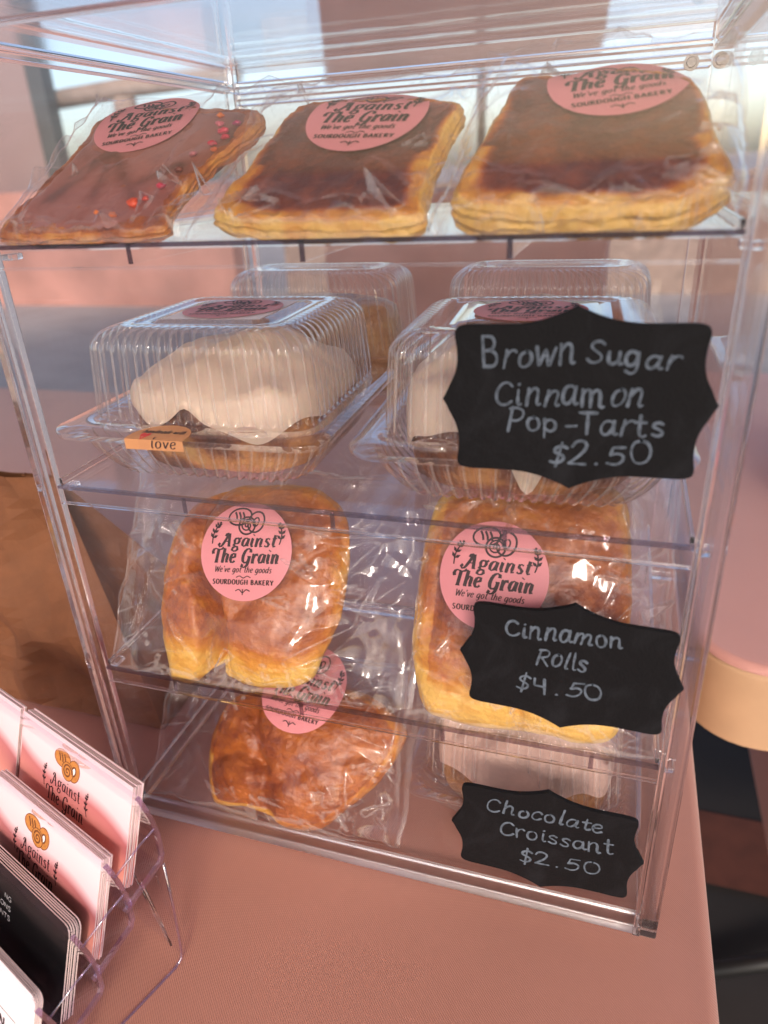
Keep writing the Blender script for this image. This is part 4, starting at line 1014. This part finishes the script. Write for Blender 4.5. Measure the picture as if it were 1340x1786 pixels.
def card(name, label, e0, k, depth, mat, art=None, group=None, drop=0., th=.0007, rad=.0, cat='card', parent=None):
    """one card leaning in pocket k; e runs leftwards from the right end of the holder"""
    org = K(e0, STEP[0]*k, STEP[1]*k)-CN*depth+CD*drop
    def W(e, v, lift): return org+EE*e-CD*v+CN*lift          # v is negative downwards
    V = []; F = []; A = []; NX, NY = 16, 12
    rad = max(rad, .0004)
    def xr(v):
        d = 0
        if -v < rad: d = rad-math.sqrt(max(0, rad**2-(rad+v)**2))
        elif CH+v < rad: d = rad-math.sqrt(max(0, rad**2-(rad-(CH+v))**2))
        return d
    ys = sorted(set(np.round(np.r_[np.linspace(0, 1, NY+1), rad/CH*.1, rad/CH*.3, rad/CH*.6, rad/CH], 6)))
    NY = len(ys)-1
    for lift in (0, -th):
        for j in range(NY+1):
            v = -CH*ys[j]; d = xr(v)
            for i in range(NX+1):
                e = d+(CW-2*d)*i/NX; V.append(W(e, v, lift))
                wv = ys[j]*1.0+.10*math.sin(i/NX*5+.6)-.32*(1-i/NX)+.24
                A.append(min(1, max(0, wv)))
    s = (NX+1)*(NY+1)
    for j in range(NY):
        for i in range(NX):
            a_ = j*(NX+1)+i; F.append((a_, a_+NX+1, a_+NX+2, a_+1)); F.append((s+a_, s+a_+1, s+a_+NX+2, s+a_+NX+1))
    mi = [0]*len(F)
    for i in range(NX):
        F.append((i, i+1, s+i+1, s+i)); b_ = NY*(NX+1)+i; F.append((b_, s+b_, s+b_+1, b_+1)); mi += [1, 1]
    for j in range(NY):
        a_ = j*(NX+1); F.append((a_, s+a_, s+a_+NX+1, a_+NX+1)); a_ += NX; F.append((a_, a_+NX+1, s+a_+NX+1, s+a_)); mi += [1, 1]
    o = mesh(name, V, F, [mat, M['edge']], None, False, mi, {'wash': A}, tuple(org+CD*CH))
    tag(o, label, 'business card', group)
    if art:
        v2, f2, m2 = art.emit(lambda x, v, l_: W(CW-x, v, l_), .00012, 2e-6)
        mesh('print', v2, f2, [M['white'], M['ink'], M['bun'], M['bunline'], M['grey_ink']], o, False, m2)
    return o
LEAFY = card_art()
# sprigs each side of the printed name
for sx, lean in ((-1, -.0008), (1, .0012)): LEAFY.sprig((CW*.455+sx*.0205, -.034), (CW*.455+sx*.0190+lean, -.0215), .0042, 1)
G1 = 'business cards in the holder'
def stack(k, e0, n, mat, label, rest, art, rad=.0, gap=.0011, jit=.0004, seed=0, th=.0006):
    rng = random.Random(seed)
    for i in range(n):
        card('business_card', label if i == 0 else rest, e0+(rng.uniform(-.0004, .0004) if i else 0), k, i*gap, mat, art if i == 0 else None, G1 if i == 0 else rest, (rng.uniform(-jit, jit) if i else 0)+(.004 if k else 0), th, rad)
stack(0, 0, 6, M['pinkcard'], 'pink card with bun logo, front of the rearmost right stack', 'plain-edged pink card tucked behind the front card of the rearmost right stack', LEAFY, seed=1)
stack(0, .1065, 4, M['pinkcard'], 'pink card cut off by the photo edge, front of the rearmost left stack', 'plain-edged pink card tucked behind the front card of the rearmost left stack', LEAFY, seed=2)
stack(1, 0, 6, M['pinkcard'], 'pink card with bun logo standing behind the black cards', 'plain-edged pink card tucked behind the logo card next to the black cards', LEAFY, seed=3)
bl = Art()
for i, tx in enumerate(('NG', 'ONS', 'MENTS')): bl.text(tx, (CW*.50-.0035*len(tx), -.0165-.0055*i), (CW*.50, -.0165-.0055*i), .0027, .00042, 4, SK)
stack(2, 0, 6, M['blackcard'], 'glossy black card with small grey capitals, front of its stack', 'rounded black card tucked behind the front black card', bl, .0045, .0012, .0003, 4, .0007)
wt = Art(); wt.stroke([(CW*.05, -.024), (CW*.85, -.024)], .0003, 1); wt.text('WIN', (CW*.62, -.034), (CW*.76, -.034), .006, .0012, 1, SK)
stack(3, 0, 4, M['white'], 'white card with rounded corner, nearest the photographer', 'rounded white card tucked behind the front white card', wt, .0045, .0011, .0003, 5, .0008)

# ---------------------------------------------------------------- kraft paper bag at the left
kb = thing('paper_bag', 'creased brown kraft paper bag standing left of the case', 'paper bag', (-.2, .13, 0))
def bagside(name, c, nu=19, nv=23, seed=0, amp=.010):
    """c(a, b) base surface; creases push along its normal"""
    V = []; F = []
    for j in range(nv+1):
        for i in range(nu+1):
            a, b = i/nu, j/nv; p = np.array(c(a, b)); e = 1e-3
            n = np.cross(np.array(c(a+e, b))-p, np.array(c(a, b+e))-p); n /= np.linalg.norm(n)+1e-12
            ed = min(1, min(a, 1-a)/.12)*min(1, b/.05+.1)
            w = vor(p[0]*16+seed, p[1]*16, p[2]*11+seed)-.4+.4*(vor(p[0]*34, p[1]*34+seed, p[2]*26)-.4)
            V.append(p+n*w*amp*ed)
    for j in range(nv):
        for i in range(nu): F.append((j*(nu+1)+i, j*(nu+1)+i+1, (j+1)*(nu+1)+i+1, (j+1)*(nu+1)+i))
    return mesh(name, V, F, M['kraft'], kb, False)
TL, TR = -.42, -.098; BL, BR = -.40, -.022; HB = .197
fx = lambda a, b: (BL+(BR-BL)*a)*(1-b)+(TL+(TR-TL)*a)*b
bagside('front_face', lambda a, b: (fx(a, b), .075+.035*b, .001+HB*b), seed=1, amp=.034)
bagside('back_face', lambda a, b: (fx(1-a, b), .215-.1045*b, .001+HB*b), 16, 20, 2)
bagside('gusset', lambda a, b: (fx(1, b)-.03*b*math.sin(a*math.pi), (.075+.035*b)*(1-a)+(.215-.1045*b)*a, .001+HB*b), 20, 40, 3, .012)
bagside('gusset', lambda a, b: (fx(0, b)+.03*b*math.sin(a*math.pi), (.215-.1045*b)*(1-a)+(.075+.035*b)*a, .001+HB*b), 10, 20, 4, .008)

# ---------------------------------------------------------------- beyond the table
st2 = thing('covered_table', 'round-cornered pink covered table with sunlit side painted cream, right of the case', 'table', (.8, .7, -.75))
mb = MB(); softbox(mb, .386, 1.3, .272, 1.25, -.002, .001, .06); mb.build('top_cover', M['cloth2'], st2, True)
mb = MB(); softbox(mb, .3875, 1.2985, .2735, 1.2485, -.0105, .074, .058); mb.build('edge_band', M['cream'], st2, True)
mb = MB(); softbox(mb, .470, 1.25, .43, 1.2, -.0925, .42, .10, flare=-.22); mb.build('skirt', M['cloth2'], st2, True)
bx = thing('gift_box', 'pink box on the covered table at the right photo edge', 'box', (.62, .6, 0))
b = MB(); b.box((.535, .56, .0), (.72, .75, .055), 0, .003); b.build('carton', M['cloth2'], bx)
b = MB(); b.box((.53, .555, .0555), (.725, .755, .075), 0, .003); b.build('lid', M['stick'], bx)
mt = sheet('floor_mat', .42, .9, .66, .82, -.742, M['redmat']); tag(mt, 'rust red mat strip on the dark floor under the right table', 'mat')
structure(sheet('floor_shadow_sheet', .385, 2.2, -.6, 2.2, -.746, M['dark']))  # dark sheet painting the shadow on the floor
b = MB(); b.tube([(.45, .47, -.735), (.9, .62, -.66)], .013, 12); tag(b.build('table_leg', M['blackmetal'], None, True), 'black metal leg bar on the floor at the lower right', 'leg bar')

tent = thing('market_canopy', 'unseen pink fabric canopy roof over the stall', 'canopy', (0, 1, -.75))
def qsheet(name, c, m, parent, nx=14, ny=10, amp=.02, seed=0):
    c = [np.array(q, float) for q in c]; V = []; F = []
    n = np.cross(c[1]-c[0], c[3]-c[0]); n /= np.linalg.norm(n)
    for j in range(ny+1):
        for i in range(nx+1):
            a, b_ = i/nx, j/ny
            V.append((c[0]*(1-a)+c[1]*a)*(1-b_)+(c[3]*(1-a)+c[2]*a)*b_+n*amp*vn(a*6+seed, b_*1.5, seed))
    for j in range(ny):
        for i in range(nx): F.append((j*(nx+1)+i, j*(nx+1)+i+1, (j+1)*(nx+1)+i+1, (j+1)*(nx+1)+i))
    return mesh(name, V, F, m, parent, True)
qsheet('roof', [(-3.2, -1.5, 1.25), (2.2, -1.5, 1.25), (2.2, 2.3, 1.6), (-3.2, 2.3, 1.6)], M['canopy'], tent)  # unseen roof, carried forward to block sky haze on the plastic
for x, y in ((-3.15, 2.26), (2.15, 2.26), (2.15, -1.46), (-3.15, -1.46)):
    b = MB(); b.box((x-.03, y-.03, -.75), (x+.03, y+.03, 1.23 if y < 0 else 1.57)); b.build('post', M['post'], tent)
CAMP = np.array(cam.location)
def far(x, z, y): k = (y-CAMP[1])/(2.5-CAMP[1]); return CAMP[0]+(x-CAMP[0])*k, CAMP[2]+(z-CAMP[2])*k
vn2 = thing('far_booth', 'far booth with pink curtain, dark post and open side, at the left', 'booth', (-5, 6.4, -.75))
x0, zt = far(-3.2, 1.7, 6.4); x1, zb = far(-2.08, .2, 6.4)
qsheet('curtain', [(x0, 6.5, zb), (x1, 6.5, zb), (x1, 6.5, zt), (x0, 6.5, zt)], M['canopy'], vn2, 24, 10, .08)
x2, _ = far(-2.0, 0, 6.4)
b = MB(); b.box((x2-.16, 6.35, -.75), (x2+.02, 6.5, zt)); b.build('post', M['post'], vn2)
rl = thing('wooden_rail', 'weathered wooden rail on a short post beyond the case, at the left', 'rail', (-4, 6.6, -.75))
b = MB(); q = [far(-2.0, .70, 6.6), far(-1.6, .722, 6.6), far(-1.13, .735, 6.6)]
b.tube([(p[0], 6.6, p[1]) for p in q], .09, 10); b.build('beam', M['wood'], rl, True)
b = MB(); q = far(-1.64, .69, 6.6); b.tube([(q[0], 6.62, -.75), (q[0], 6.6, q[1])], .11, 10); b.build('upright', M['wood'], rl, True)
lw = MB(); xa, zc = far(-3.6, .37, 6.0); xb, _ = far(-1.25, 0, 6.0); xc, _ = far(-.2, 0, 6.0)
lw.box((xa, 6.0, -.75), (xb, 6.2, zc)); tag(lw.build('low_wall', M['awning'], None), 'low dusty pink wall across the pavement behind the table', 'wall')
lw = MB(); lw.box((xb+.15, 6.8, -.75), (xc+6, 7.0, zc-.1)); tag(lw.build('low_wall', M['wood'], None), 'low greyish wall across the pavement, behind the case', 'wall')
aw = thing('neighbour_awning', 'dusty pink awning of the next stall on a dark post', 'awning', (-.5, 3, -.75))
qsheet('valance', [(-.98, 3.0, .715), (.14, 3.0, .745), (.2, 3.0, 1.25), (-1.0, 3.0, 1.25)], M['awning'], aw, 34, 8, .04, 3)
qsheet('roof', [(-1.0, 3.0, 1.26), (.2, 3.0, 1.26), (.3, 4.4, 1.6), (-1.1, 4.4, 1.6)], M['awning'], aw)
b = MB(); b.box((-1.05, 3.0, -.75), (.22, 3.5, .29), 0, .01); b.build('counter', M['awning'], aw)
b = MB(); b.box((-.335-.016, 3.10, .2905), (-.335+.016, 3.13, .74)); b.build('post', M['post'], aw)
